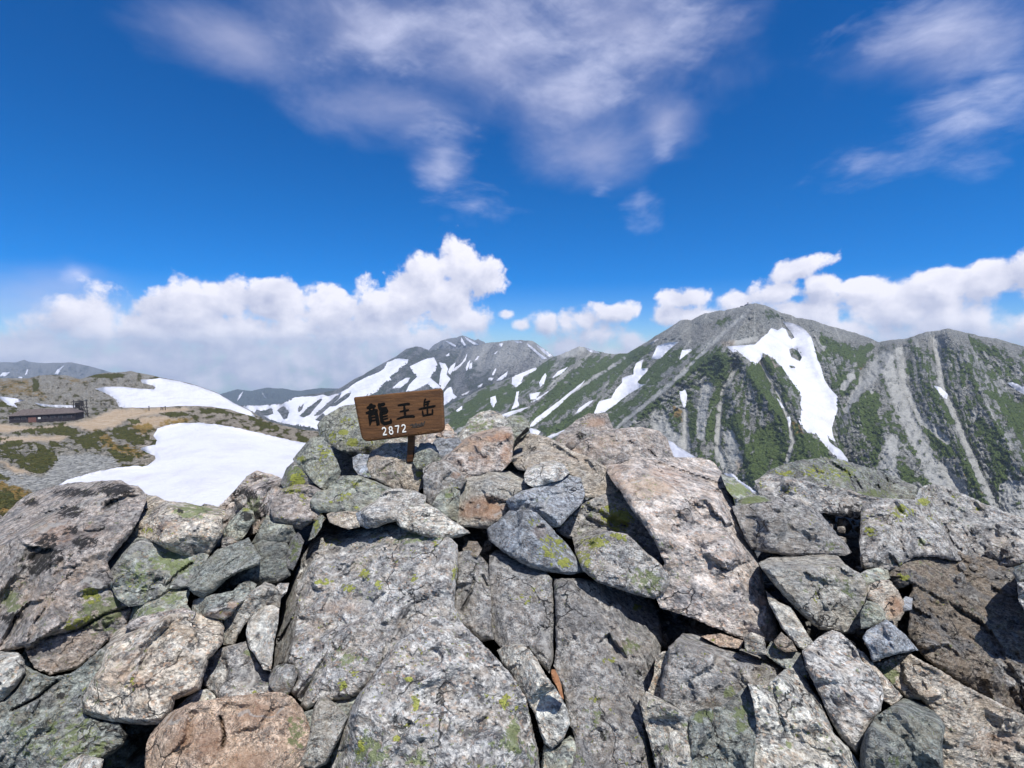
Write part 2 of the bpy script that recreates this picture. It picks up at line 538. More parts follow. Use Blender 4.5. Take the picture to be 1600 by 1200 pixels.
def fill(poly, step, holes=(), edge=0.55):
    """triangles that fill a closed outline; returns points, triangles, is-boundary"""
    poly = np.asarray(poly, float)
    x0, y0 = poly.min(0); x1, y1 = poly.max(0)
    gx, gy = np.meshgrid(np.arange(x0, x1, step), np.arange(y0, y1, step * 0.866))
    gx = gx + (np.arange(gy.shape[0]) % 2)[:, None] * step * 0.5
    G = np.stack([gx.ravel(), gy.ravel()], -1)
    G = G + _rs.uniform(-0.15, 0.15, G.shape) * step
    G = G[inside(G, poly)]
    if len(G): G = G[seg_dist(G, poly) > edge * step]
    for h in holes:
        if len(G): G = G[~inside(G, h) & (seg_dist(G, h) > edge * step)]
    V = np.concatenate([poly] + [np.asarray(h, float) for h in holes] + [G])
    E, k = [], 0
    for L in [len(poly)] + [len(h) for h in holes]:
        E += [(k + i, k + (i + 1) % L) for i in range(L)]; k += L
    vs, es, fs, ov, oe, of = delaunay_2d_cdt([Vector(v) for v in V], E, [], 0 if holes else 1, 1e-4)
    P = np.array([(v.x, v.y) for v in vs])
    F = np.array([f for f in fs if len(f) == 3])
    C = P[F].mean(1)
    keep = inside(C, poly)
    for h in holes: keep &= ~inside(C, h)
    a, b, c = P[F[:, 0]], P[F[:, 1]], P[F[:, 2]]
    ar = (b[:, 0] - a[:, 0]) * (c[:, 1] - a[:, 1]) - (b[:, 1] - a[:, 1]) * (c[:, 0] - a[:, 0])
    F = F[keep & (np.abs(ar) > 1e-6)]; ar = ar[keep & (np.abs(ar) > 1e-6)]
    F[ar > 0] = F[ar > 0][:, ::-1]                 # photo y runs down: this winding faces the viewer
    return P, F


def snowfield(patch, poly, label, step=3.0, jit=1.4, holes=(), thick=1.5, mat=None, name='snowfield', cat='snowfield', group_=None):
    poly = resample(poly, step * 0.8, 4.0 + len(label), jit)
    holes = [resample(h, step * 0.8, 2.0, jit * 0.7) for h in holes]
    P, F = fill(poly, step, holes)
    H = patch.hit(P)
    ok = ~np.isnan(H[:, 0])
    F = F[ok[F].all(1)]
    H[~ok] = H[ok].mean(0)
    # one sheet only: keep the largest connected piece
    lab = np.arange(len(P))
    while True:
        mn = np.minimum.reduce([lab[F[:, 0]], lab[F[:, 1]], lab[F[:, 2]]]); new = lab.copy()
        for c_ in range(3): np.minimum.at(new, F[:, c_], mn)
        if (new == lab).all(): break
        lab = new
    F = F[lab[F[:, 0]] == np.bincount(lab[F[:, 0]]).argmax()]
    used = np.unique(F); remap = np.zeros(len(P), int); remap[used] = np.arange(len(used))
    P, H, F = P[used], H[used], remap[F]
    e = seg_dist(P, poly)
    for h in holes: e = np.minimum(e, seg_dist(P, h))
    # old snow fills the hollows: relax the depths towards a smooth sheet that stays in front of the ground
    dh = H[:, 1].copy(); ds = dh.copy()
    ea = np.concatenate([F[:, [0, 1]], F[:, [1, 2]], F[:, [2, 0]]]); ea = np.concatenate([ea, ea[:, ::-1]])
    cnt = np.bincount(ea[:, 0], minlength=len(ds)).clip(1)
    for _ in range(40):
        av = np.bincount(ea[:, 0], ds[ea[:, 1]], minlength=len(ds)) / cnt
        ds = np.where(np.bincount(ea[:, 0], minlength=len(ds)) > 0, np.minimum(0.25 * ds + 0.75 * av, dh), ds)
    k_ = ds / dh
    H = (H - (0, 0, EYE)) * k_[:, None] + (0, 0, EYE)
    lift = thick * (smooth01(e / (3.0 * step)) * 1.15 - 0.15)
    nrm = Vector((0, -0.45, 0.9))
    H = H + np.array(nrm)[None] * lift[:, None]
    nb = len(H)
    # short skirt that ties the rim into the ground
    rim = np.where(e < 1e-3)[0]
    o = mesh_from(name, H, F, mat or MAT_SNOW, True, origin=H.mean(0))
    link(o)
    return tag(o, label, cat, group_)


def line_relief(P, ridges):
    r = np.zeros(len(P))
    for pts, amp, w in ridges:
        d = seg_dist(P, pts, False)
        r += amp * np.exp(-(d / w) ** 1.3)
    return r


def poly_mask(P, polys, soft=3.0, wob=4.0, freq=9.0):
    m = np.zeros(len(P))
    n = np.stack([fbm(np.stack([P[:, 0] / freq, P[:, 1] / freq, P[:, 0] * 0 + k], -1), 3, 0.6) for k in (1.5, 7.5)], -1) * wob
    Q = P + n
    for poly in polys:
        poly = np.asarray(poly, float)
        lo, hi = poly.min(0) - 12, poly.max(0) + 12
        w = (Q[:, 0] > lo[0]) & (Q[:, 0] < hi[0]) & (Q[:, 1] > lo[1]) & (Q[:, 1] < hi[1])
        if not w.any(): continue
        q = Q[w]
        d = seg_dist(q, poly); d = np.where(inside(q, poly), d, -d)
        m[w] = np.maximum(m[w], smooth01(0.5 + d / (2 * soft)))
    return m


def line_mask(P, lines, wob=2.5, freq=12.0):
    m = np.zeros(len(P))
    n = np.stack([fbm(np.stack([P[:, 0] / freq, P[:, 1] / freq, P[:, 0] * 0 + k], -1), 3, 0.6) for k in (2.5, 5.5)], -1) * wob
    for pts, w0, w1 in lines:
        pts = np.asarray(pts, float)
        lo, hi = pts.min(0) - 20, pts.max(0) + 20
        s = (P[:, 0] > lo[0]) & (P[:, 0] < hi[0]) & (P[:, 1] > lo[1]) & (P[:, 1] < hi[1])
        q = (P + n)[s]
        d = seg_dist(q, pts, False)
        t = np.clip((q[:, 1] - pts[0][1]) / (pts[-1][1] - pts[0][1] + 1e-6), 0, 1)
        w = w0 + (w1 - w0) * t
        m[s] = np.maximum(m[s], smooth01(1.6 - d / w))
    brk = fbm(np.stack([P[:, 0] / 14, P[:, 1] / 10, P[:, 0] * 0 + 17], -1), 4, 0.65)
    return np.clip(m * (0.78 + 1.3 * brk), 0, 1)


def fall_coord(P, lines):
    """coordinate that is constant along the traced fall lines, so streaks run down the slope"""
    rows = np.arange(460, 900, 2.0)
    xs = []
    for L in lines:
        L = np.asarray(L, float)
        x = np.interp(rows, L[:, 1], L[:, 0])
        s0 = (L[1, 0] - L[0, 0]) / (L[1, 1] - L[0, 1]); s1 = (L[-1, 0] - L[-2, 0]) / (L[-1, 1] - L[-2, 1])
        x = np.where(rows < L[0, 1], L[0, 0] + s0 * 0.3 * (rows - L[0, 1]), x)
        x = np.where(rows > L[-1, 1], L[-1, 0] + s1 * (rows - L[-1, 1]), x)
        xs.append(x)
    xs = np.maximum.accumulate(np.array(xs) + np.arange(len(lines))[:, None] * 2.0, 0)
    r = np.clip((P[:, 1] - 460) / 2.0, 0, len(rows) - 1.001); i = r.astype(int); f = r - i
    q = np.zeros(len(P))
    X = xs[:, i] * (1 - f) + xs[:, i + 1] * f
    for k in range(len(lines) - 1):
        a, b = X[k], X[k + 1]
        s = (P[:, 0] >= a) & (P[:, 0] < b)
        q[s] = k + (P[s, 0] - a[s]) / (b[s] - a[s])
    s = P[:, 0] < X[0]; q[s] = (P[s, 0] - X[0][s]) / 90.0
    s = P[:, 0] >= X[-1]; q[s] = len(lines) - 1 + (P[s, 0] - X[-1][s]) / 90.0
    return q


# ------------------------------------------------------------------ the big peak on the right and its shoulder
FALL = [[(868, 556), (800, 600), (700, 660)], [(905, 541), (850, 600), (760, 680)], [(975, 553), (915, 600), (830, 690)],
        [(1065, 500), (1000, 560), (930, 640), (860, 710)], [(1150, 480), (1085, 570), (1010, 640), (930, 720)],
        [(1155, 530), (1120, 590), (1075, 660), (1060, 760)], [(1160, 545), (1150, 600), (1130, 680), (1120, 770)],
        [(1175, 545), (1195, 600), (1220, 680), (1225, 760)], [(1200, 510), (1235, 570), (1275, 660), (1310, 760)],
        [(1235, 500), (1275, 560), (1303, 640), (1330, 760)], [(1330, 522), (1320, 580), (1325, 660), (1370, 790)],
        [(1385, 540), (1395, 600), (1420, 680), (1465, 790)], [(1430, 525), (1440, 600), (1475, 690), (1530, 800)],
        [(1458, 518), (1475, 600), (1505, 690), (1565, 810)], [(1490, 516), (1530, 600), (1580, 700), (1640, 800)],
        [(1560, 530), (1600, 590), (1680, 690), (1760, 800)]]
OY_RIDGES = [
    ([(1180, 480), (1150, 520), (1132, 540), (1085, 575), (1020, 628), (960, 690), (900, 760)], 0.10, 26),
    ([(1150, 546), (1180, 600), (1225, 660), (1245, 720)], 0.055, 18), ([(1192, 553), (1225, 600), (1250, 650), (1262, 700)], 0.05, 14),
    ([(1130, 560), (1105, 640), (1090, 720)], 0.03, 14), ([(1128, 560), (1150, 640), (1170, 720), (1180, 760)], 0.035, 15),
    ([(1222, 505), (1245, 560), (1285, 620), (1308, 680), (1335, 740)], -0.07, 20),
    ([(1186, 560), (1215, 620), (1235, 670), (1245, 730)], -0.022, 7), ([(1148, 572), (1128, 610), (1122, 700)], -0.022, 7),
    ([(1068, 610), (1072, 700)], -0.02, 8),
    ([(1290, 508), (1330, 560), (1330, 600)], 0.025, 16), ([(1372, 534), (1340, 600), (1312, 655)], -0.04, 14),
    ([(1400, 534), (1388, 566), (1350, 612), (1322, 655), (1310, 700)], 0.06, 20), ([(1388, 566), (1370, 640), (1400, 740)], 0.035, 22),
    ([(1412, 545), (1420, 600), (1450, 680), (1500, 770)], -0.02, 10),
    ([(1425, 528), (1455, 600), (1500, 700), (1540, 780)], 0.03, 14), ([(1460, 520), (1478, 610), (1512, 690), (1565, 800)], -0.035, 11),
    ([(1480, 516), (1515, 570), (1545, 640), (1600, 740)], 0.05, 22), ([(1530, 560), (1580, 610), (1640, 690)], -0.03, 14),
    ([(1540, 528), (1600, 570), (1700, 640)], 0.045, 22),
    ([(1040, 512), (980, 575), (900, 650)], 0.03, 16), ([(1060, 540), (1000, 590), (935, 650)], -0.025, 12), ([(975, 553), (920, 600), (840, 670)], -0.03, 14),
    ([(905, 541), (880, 580), (800, 640), (740, 680)], 0.05, 20), ([(1000, 540), (930, 600), (850, 665)], 0.03, 14)]


def oyama_relief(P, base):
    q = fall_coord(P, FALL)
    s = P[:, 1] / 95.0
    r = line_relief(P, OY_RIDGES)
    wq = q + 0.12 * fbm(np.stack([P[:, 0] / 30, P[:, 1] / 22, q * 0 + 3], -1), 3)
    r += 0.009 * fbm(np.stack([wq * 2.6, s * 1.6, q * 0], -1), 5, 0.6, True)
    sm = 1 - 0.75 * line_mask(P, SCREE)
    r += 0.007 * fbm(np.stack([wq * 8.0, s * 4.0, q * 0 + 5], -1), 5, 0.65, True) * sm
    r += 0.012 * fbm(np.stack([(P[:, 0] + 0.5 * P[:, 1]) / 13.0, (P[:, 1] - 0.3 * P[:, 0]) / 8.0, q * 0 + 9], -1), 4, 0.70, True) * sm
    return r


VEG = [  # dwarf pine on the near faces (photo px)
    [(1075, 560), (1110, 548), (1128, 545), (1140, 560), (1138, 590), (1120, 600), (1095, 582), (1072, 590)],
    [(1118, 595), (1133, 603), (1130, 625), (1122, 650), (1118, 685), (1108, 690), (1100, 680), (1112, 640)],
    [(1078, 620), (1090, 640), (1094, 690), (1080, 690), (1076, 650)], [(1030, 630), (1044, 650), (1046, 662), (1034, 658)],
    [(1128, 655), (1155, 645), (1165, 690), (1210, 660), (1230, 690), (1234, 720), (1222, 730), (1190, 750), (1180, 760), (1165, 740), (1160, 690), (1140, 690), (1125, 670)],
    [(1182, 560), (1195, 590), (1215, 620), (1232, 660), (1234, 680), (1222, 678), (1205, 650), (1180, 610), (1170, 580)],
    [(1238, 680), (1255, 676), (1275, 684), (1290, 700), (1300, 718), (1260, 722), (1238, 730)],
    [(1193, 556), (1202, 560), (1212, 578), (1205, 590), (1197, 575)], [(1222, 588), (1240, 600), (1248, 615), (1235, 612)],
    [(1290, 528), (1330, 540), (1365, 540), (1352, 560), (1335, 568), (1310, 552), (1285, 548)],
    [(1305, 585), (1325, 580), (1342, 588), (1332, 605), (1318, 613), (1308, 600)], [(1280, 520), (1296, 530), (1300, 560), (1288, 550)],
    [(1320, 630), (1340, 618), (1365, 614), (1372, 635), (1380, 670), (1376, 700), (1372, 735), (1362, 725), (1360, 690), (1345, 650), (1318, 640)],
    [(1390, 632), (1415, 652), (1405, 652)], [(1384, 688), (1398, 686), (1405, 700), (1390, 702), (1382, 695)],
    [(1416, 660), (1432, 672), (1448, 695), (1440, 700), (1460, 722), (1462, 730), (1440, 722), (1425, 705), (1420, 680)],
    [(1400, 712), (1412, 722), (1420, 735), (1440, 748), (1450, 760), (1430, 758), (1400, 745)],
    [(1440, 655), (1455, 675), (1478, 685), (1490, 710), (1480, 715), (1460, 700), (1445, 680)],
    [(1448, 600), (1468, 628), (1490, 645), (1498, 665), (1478, 655), (1460, 640)], [(1500, 700), (1520, 720), (1530, 760), (1545, 785), (1525, 780), (1508, 740)],
    [(1498, 762), (1540, 780), (1545, 790), (1510, 782)], [(1515, 525), (1545, 540), (1570, 560), (1545, 555), (1515, 540)],
    [(1535, 660), (1565, 680), (1575, 700), (1575, 740), (1600, 790), (1560, 770), (1550, 720)], [(1555, 610), (1600, 640), (1600, 690), (1565, 650)],
    [(1418, 530), (1432, 545), (1440, 560), (1425, 552)], [(1508, 565), (1520, 580), (1525, 600), (1510, 590)],
    [(1195, 482), (1215, 490), (1222, 496), (1202, 498), (1192, 492)], [(1120, 500), (1150, 490), (1140, 505), (1110, 515)],
    [(975, 545), (1010, 541), (1018, 545), (1000, 560), (960, 585), (925, 610), (870, 650), (845, 660), (860, 635), (910, 590)],
    [(890, 590), (930, 560), (970, 556), (900, 605), (850, 640), (830, 650)], [(1035, 560), (1062, 548), (1060, 565), (1020, 600), (995, 600), (1010, 580)],
    [(945, 650), (990, 620), (1030, 600), (1000, 625), (960, 655), (940, 668)], [(870, 665), (920, 640), (940, 640), (920, 660), (880, 675), (850, 680)],
    [(700, 640), (760, 615), (800, 600), (830, 590), (800, 625), (760, 650), (700, 672)], [(830, 575), (862, 565), (850, 590), (815, 610)]]
SCREE = [  # (line, width at top, width at foot)
    ([(1150, 575), (1130, 610), (1124, 640), (1120, 700), (1130, 725)], 3, 5), ([(1105, 605), (1098, 640), (1095, 680)], 7, 7), ([(1070, 640), (1072, 700)], 3, 6),
    ([(1030, 650), (1040, 690), (1060, 700)], 10, 22), ([(1188, 565), (1215, 612), (1232, 655), (1238, 690), (1228, 725)], 2, 3),
    ([(1385, 560), (1350, 600), (1322, 640)], 12, 4), ([(1385, 560), (1395, 600), (1425, 670), (1470, 760), (1490, 790)], 9, 12),
    ([(1405, 548), (1412, 600), (1440, 660)], 6, 3), ([(1462, 530), (1470, 600), (1488, 640), (1512, 700), (1530, 745), (1560, 800)], 4, 5),
    ([(1395, 690), (1385, 730), (1395, 760)], 10, 16), ([(1470, 740), (1500, 790), (1520, 830)], 16, 30), ([(1580, 770), (1600, 800)], 20, 24),
    ([(1170, 485), (1120, 530), (1060, 590), (985, 650), (940, 690)], 2.5, 2), ([(1480, 690), (1440, 655)], 5, 5), ([(1330, 590), (1318, 605)], 6, 5),
    ([(975, 560), (930, 590), (890, 615)], 3, 2), ([(905, 545), (880, 552)], 8, 8), ([(1140, 680), (1150, 720)], 8, 10), ([(1180, 530), (1150, 535)], 5, 5)]


def oyama_masks(P):
    q = fall_coord(P, FALL); s = P[:, 1] / 95.0
    v = poly_mask(P, VEG, 5.0, 9.0, 8.0)
    st = fbm(np.stack([q * 7.0, s * 3.2, q * 0 + 2], -1), 5, 0.68)
    iso = fbm(np.stack([P[:, 0] / 12, P[:, 1] / 9, q * 0 + 12], -1), 4, 0.65)
    h = smooth01((P[:, 1] - 498) / 70.0)
    v = np.clip(v * (0.62 + 0.6 * st + 0.5 * iso) + h * np.clip(st * 1.3 + iso * 0.9 + 0.42, 0, 0.75), 0, 1)
    sc = line_mask(P, SCREE)
    sc = np.maximum(sc, 0.8 * smooth01(fbm(np.stack([q * 5.0 + 8, s * 1.2, q * 0 + 8], -1), 5, 0.65) * 2.6 - 0.05))
    v = v * (1 - 0.85 * np.clip(line_mask(P, SCREE) * 1.3, 0, 1))
    crag = np.clip(0.75 - sc + 0.5 * fbm(np.stack([P[:, 0] / 40, P[:, 1] / 30, q * 0], -1), 3), 0, 1)
    tan = poly_mask(P, [[(1128, 534), (1150, 532), (1148, 538), (1130, 540)], [(1188, 563), (1200, 556), (1222, 580), (1212, 580), (1200, 562), (1190, 575)],
                        [(1150, 722), (1160, 715), (1162, 735), (1150, 740)]], 4, 4) * 0.6
    gr = poly_mask(P, [[(1236, 655), (1246, 660), (1258, 678), (1240, 682)], [(1048, 632), (1066, 640), (1066, 660), (1052, 655)],
                       [(1344, 560), (1352, 570), (1345, 578), (1338, 572)], [(1500, 735), (1520, 745), (1540, 775), (1520, 760)],
                       [(860, 672), (900, 655), (905, 660), (850, 685)]], 4, 4) * 0.8
    return dict(veg=v, scree=sc, crag=crag, tan=tan, grass=gr)


OY_SKY = [(640, 668), (680, 646), (707, 631), (740, 614), (774, 598), (800, 588), (845, 570), (866, 557), (885, 549), (905, 541), (915, 543), (935, 550), (960, 553),
          (980, 552), (1000, 540), (1020, 528), (1040, 515), (1062, 501), (1068, 499), (1080, 501), (1100, 490), (1125, 485), (1132, 486), (1150, 480), (1162, 478), (1180, 475),
          (1195, 477), (1220, 488), (1245, 496), (1270, 500), (1300, 510), (1330, 518), (1360, 529), (1372, 534), (1400, 531), (1430, 525), (1450, 518),
          (1480, 514), (1500, 517), (1530, 524), (1560, 530), (1600, 541), (1680, 556), (1760, 585)]
oyama = Patch('mountain', OY_SKY, [(640, 720), (760, 760), (900, 800), (1760, 900)],
              [(640, 1500), (866, 2300), (905, 2350), (975, 2150), (1062, 1900), (1180, 1750), (1372, 1500), (1480, 1350), (1760, 1100)],
              [(640, 1000), (900, 900), (1200, 620), (1760, 420)], 1.6, oyama_relief, oyama_masks, MAT_OYAMA, 1.0, seed=1.0)

SNOWS = [
    ([(1136, 541), (1150, 540), (1180, 538), (1190, 528), (1200, 520), (1205, 512), (1215, 516), (1222, 511), (1228, 515), (1232, 524), (1237, 530), (1241, 527),
      (1236, 519), (1229, 510), (1223, 502), (1234, 504), (1248, 508), (1260, 517), (1268, 527), (1272, 541), (1277, 560), (1284, 576), (1288, 592), (1294, 603),
      (1302, 612), (1309, 620), (1309, 640), (1304, 655), (1300, 668), (1302, 682), (1306, 690), (1299, 688), (1293, 681), (1296, 690), (1306, 698), (1315, 704),
      (1325, 718), (1325, 730), (1312, 722), (1298, 706), (1285, 691), (1273, 678), (1262, 676), (1253, 668), (1248, 657), (1252, 645), (1250, 632), (1252, 620),
      (1244, 606), (1232, 590), (1221, 573), (1208, 560), (1195, 553), (1188, 562), (1181, 571), (1166, 560), (1153, 549), (1145, 551)],
     'large forked snowfield filling the gully below the summit with the hut', 2.6),
    ([(1018, 560), (1027, 540), (1045, 535), (1061, 534), (1052, 541), (1044, 548), (1034, 560), (1026, 561)], 'wedge shaped snow patch high on the left flank of the hut peak', 1.8),
    ([(1061, 563), (1066, 547), (1080, 545), (1081, 548), (1070, 556)], 'small triangular snow patch right of the wedge shaped one on the hut peak', 1.6),
    ([(927, 648), (936, 627), (955, 622), (958, 615), (965, 605), (972, 598), (972, 590), (982, 587), (990, 585), (990, 577), (994, 567), (1006, 561), (1003, 568),
      (1002, 576), (1013, 575), (1010, 582), (1003, 588), (996, 597), (1000, 600), (1009, 600), (995, 608), (975, 621), (962, 632), (945, 644)],
     'long ragged snow tongue running down left of the bare ridge', 2.2),
    ([(826, 668), (835, 655), (855, 640), (875, 625), (890, 613), (910, 597), (915, 593), (908, 603), (884, 623), (878, 630), (857, 648), (833, 666)],
     'narrow diagonal snow streak below the rounded grey peak', 1.6),
    ([(897, 648), (905, 638), (920, 627), (929, 624), (920, 633), (905, 644)], 'short snow strip just left of the long ragged snow tongue', 1.6),
    ([(1061, 611), (1066, 611), (1070, 608), (1072, 612), (1074, 618), (1071, 638), (1068, 637), (1064, 625)], 'small upright snow sliver among the green ribs of the hut peak', 1.5),
    ([(1010, 540), (1024, 531), (1030, 529), (1020, 536)], 'thin snow fleck on the skyline slope left of the hut peak', 1.4),
    ([(1213, 621), (1218, 625), (1226, 639), (1221, 637)], 'tiny snow sliver on the rib left of the large forked snowfield', 1.4),
    ([(1230, 651), (1234, 651), (1237, 659), (1233, 669)], 'small snow drop above the pale stream bed on the green slope', 1.4),
    ([(1034, 686), (1050, 690), (1060, 698), (1097, 720), (1050, 726), (1036, 700)], 'pointed snow patch low on the slope behind the rusty flat rock', 2.4),
    ([(1131, 739), (1145, 740), (1158, 752), (1170, 759), (1182, 768), (1178, 775), (1165, 768), (1148, 754)], 'thin curved snow patch low behind the mossy rocks', 1.6),
    ([(1459, 602), (1470, 605), (1481, 616), (1480, 624), (1473, 621), (1465, 611)], 'small snow patch at the head of the scree chute on the right', 1.5),
    ([(1574, 598), (1582, 597), (1600, 604), (1630, 618), (1630, 628), (1600, 617), (1588, 609)], 'snow patch on the dark slope at the right edge', 1.6),
    ([(914, 543), (920, 541), (935, 548), (937, 552), (922, 550)], 'small snow cap on the rounded grey peak', 1.3),
    ([(826, 668), (838, 671), (845, 674), (840, 682), (830, 681)], 'small snow scrap at the foot of the diagonal snow streak', 1.5),
    ([(848, 685), (880, 672), (897, 665), (890, 673), (862, 684)], 'thin snow strip in the valley behind the rusty boulder', 1.4),
    ([(800, 588), (820, 581), (842, 571), (836, 579), (818, 588), (815, 598), (806, 607), (800, 600)], 'white snow bib under the crest of the dark middle ridge', 1.5),
    ([(766, 621), (774, 618), (776, 628), (771, 638), (766, 630)], 'small ragged snow patch on the brown cliffs of the middle ridge', 1.3),
    ([(807, 612), (811, 611), (809, 626), (812, 634), (798, 642), (804, 628)], 'forked snow thread below the white snow bib', 1.3),
    ([(827, 615), (845, 612), (838, 623), (829, 625)], 'snow wedge in the hollow right of the forked snow thread', 1.3),
    ([(842, 598), (852, 582), (854, 587), (850, 600), (844, 605)], 'snow drop on the slope below the crest right of the snow bib', 1.3),
    ([(862, 591), (872, 580), (887, 573), (882, 580), (870, 588)], 'slanting snow patch under the shoulder of the rounded grey peak', 1.3),
    ([(778, 650), (800, 642), (828, 635), (815, 642), (792, 652)], 'long thin snow band at the foot of the brown cliffs', 1.4),
    ([(828, 629), (845, 618), (862, 607), (856, 613), (838, 627)], 'thin slanting snow strip beside the snow wedge', 1.3),
    ([(712, 641), (722, 634), (722, 640), (714, 644)], 'small snow spot on the slope right of the signboard', 1.2),
]
HOLES = [[(1233, 546), (1238, 544), (1247, 548), (1253, 558), (1250, 564), (1243, 561), (1236, 557)], [(1233, 571), (1241, 572), (1243, 575), (1236, 575)]]
for pl, lb, st in SNOWS:
    snowfield(oyama, pl, lb, st, 1.2, HOLES if len(pl) > 40 else (), 2.2, MAT_SNOW, group_='snow patches on the peak with the hut')

# ------------------------------------------------------------------ the snowy range behind the signboard
BE_RIDGES = [([(660, 543), (600, 590), (520, 640), (450, 670)], 0.03, 14), ([(700, 544), (680, 590), (640, 640), (560, 690)], 0.025, 12), ([(740, 537), (735, 590), (700, 640), (640, 700)], 0.03, 14),
             ([(790, 532), (770, 575), (735, 620), (700, 670)], 0.035, 14), ([(832, 533), (800, 570), (760, 600)], 0.03, 12), ([(845, 541), (866, 556), (820, 585)], 0.02, 10),
             ([(672, 548), (650, 600), (600, 650)], -0.025, 11), ([(722, 545), (705, 600), (680, 650)], -0.025, 11), ([(765, 538), (750, 590), (720, 630)], -0.025, 11)]
BE_FALL = [[(377, 633), (395, 650), (440, 690)], [(460, 620), (450, 645), (450, 690)], [(520, 612), (495, 640), (470, 690)], [(580, 578), (535, 630), (500, 700)],
           [(650, 541), (590, 610), (550, 700)], [(700, 544), (655, 610), (610, 700)], [(740, 537), (715, 590), (660, 700)], [(790, 532), (755, 590), (710, 700)],
           [(832, 533), (800, 580), (770, 700)], [(880, 565), (860, 600), (850, 700)]]


def bessan_relief(P, base):
    q = fall_coord(P, BE_FALL); s = P[:, 1] / 60.0
    r = line_relief(P, BE_RIDGES)
    r += 0.012 * fbm(np.stack([q * 2.6, s * 0.9, q * 0], -1), 4, 0.55, True)
    r += 0.008 * fbm(np.stack([q * 8.0, s * 3.4, q * 0 + 5], -1), 5, 0.66, True)
    r += 0.010 * fbm(np.stack([(P[:, 0] + 0.6 * P[:, 1]) / 9.0, (P[:, 1] - 0.3 * P[:, 0]) / 6.0, q * 0 + 9], -1), 4, 0.7, True)
    return r


def bessan_masks(P):
    q = fall_coord(P, BE_FALL); s = P[:, 1] / 60.0
    st = fbm(np.stack([q * 3.0, s * 1.2, q * 0 + 2], -1), 4, 0.6)
    up = smooth01((P[:, 0] - 700) / 60) * smooth01((600 - P[:, 1]) / 50)
    return dict(veg=np.clip(0.46 + 0.5 * st - 0.4 * up, 0, 1), scree=np.clip(up * 0.4 + st * 0.5, 0, 1), crag=np.clip(0.4 - st, 0, 1))


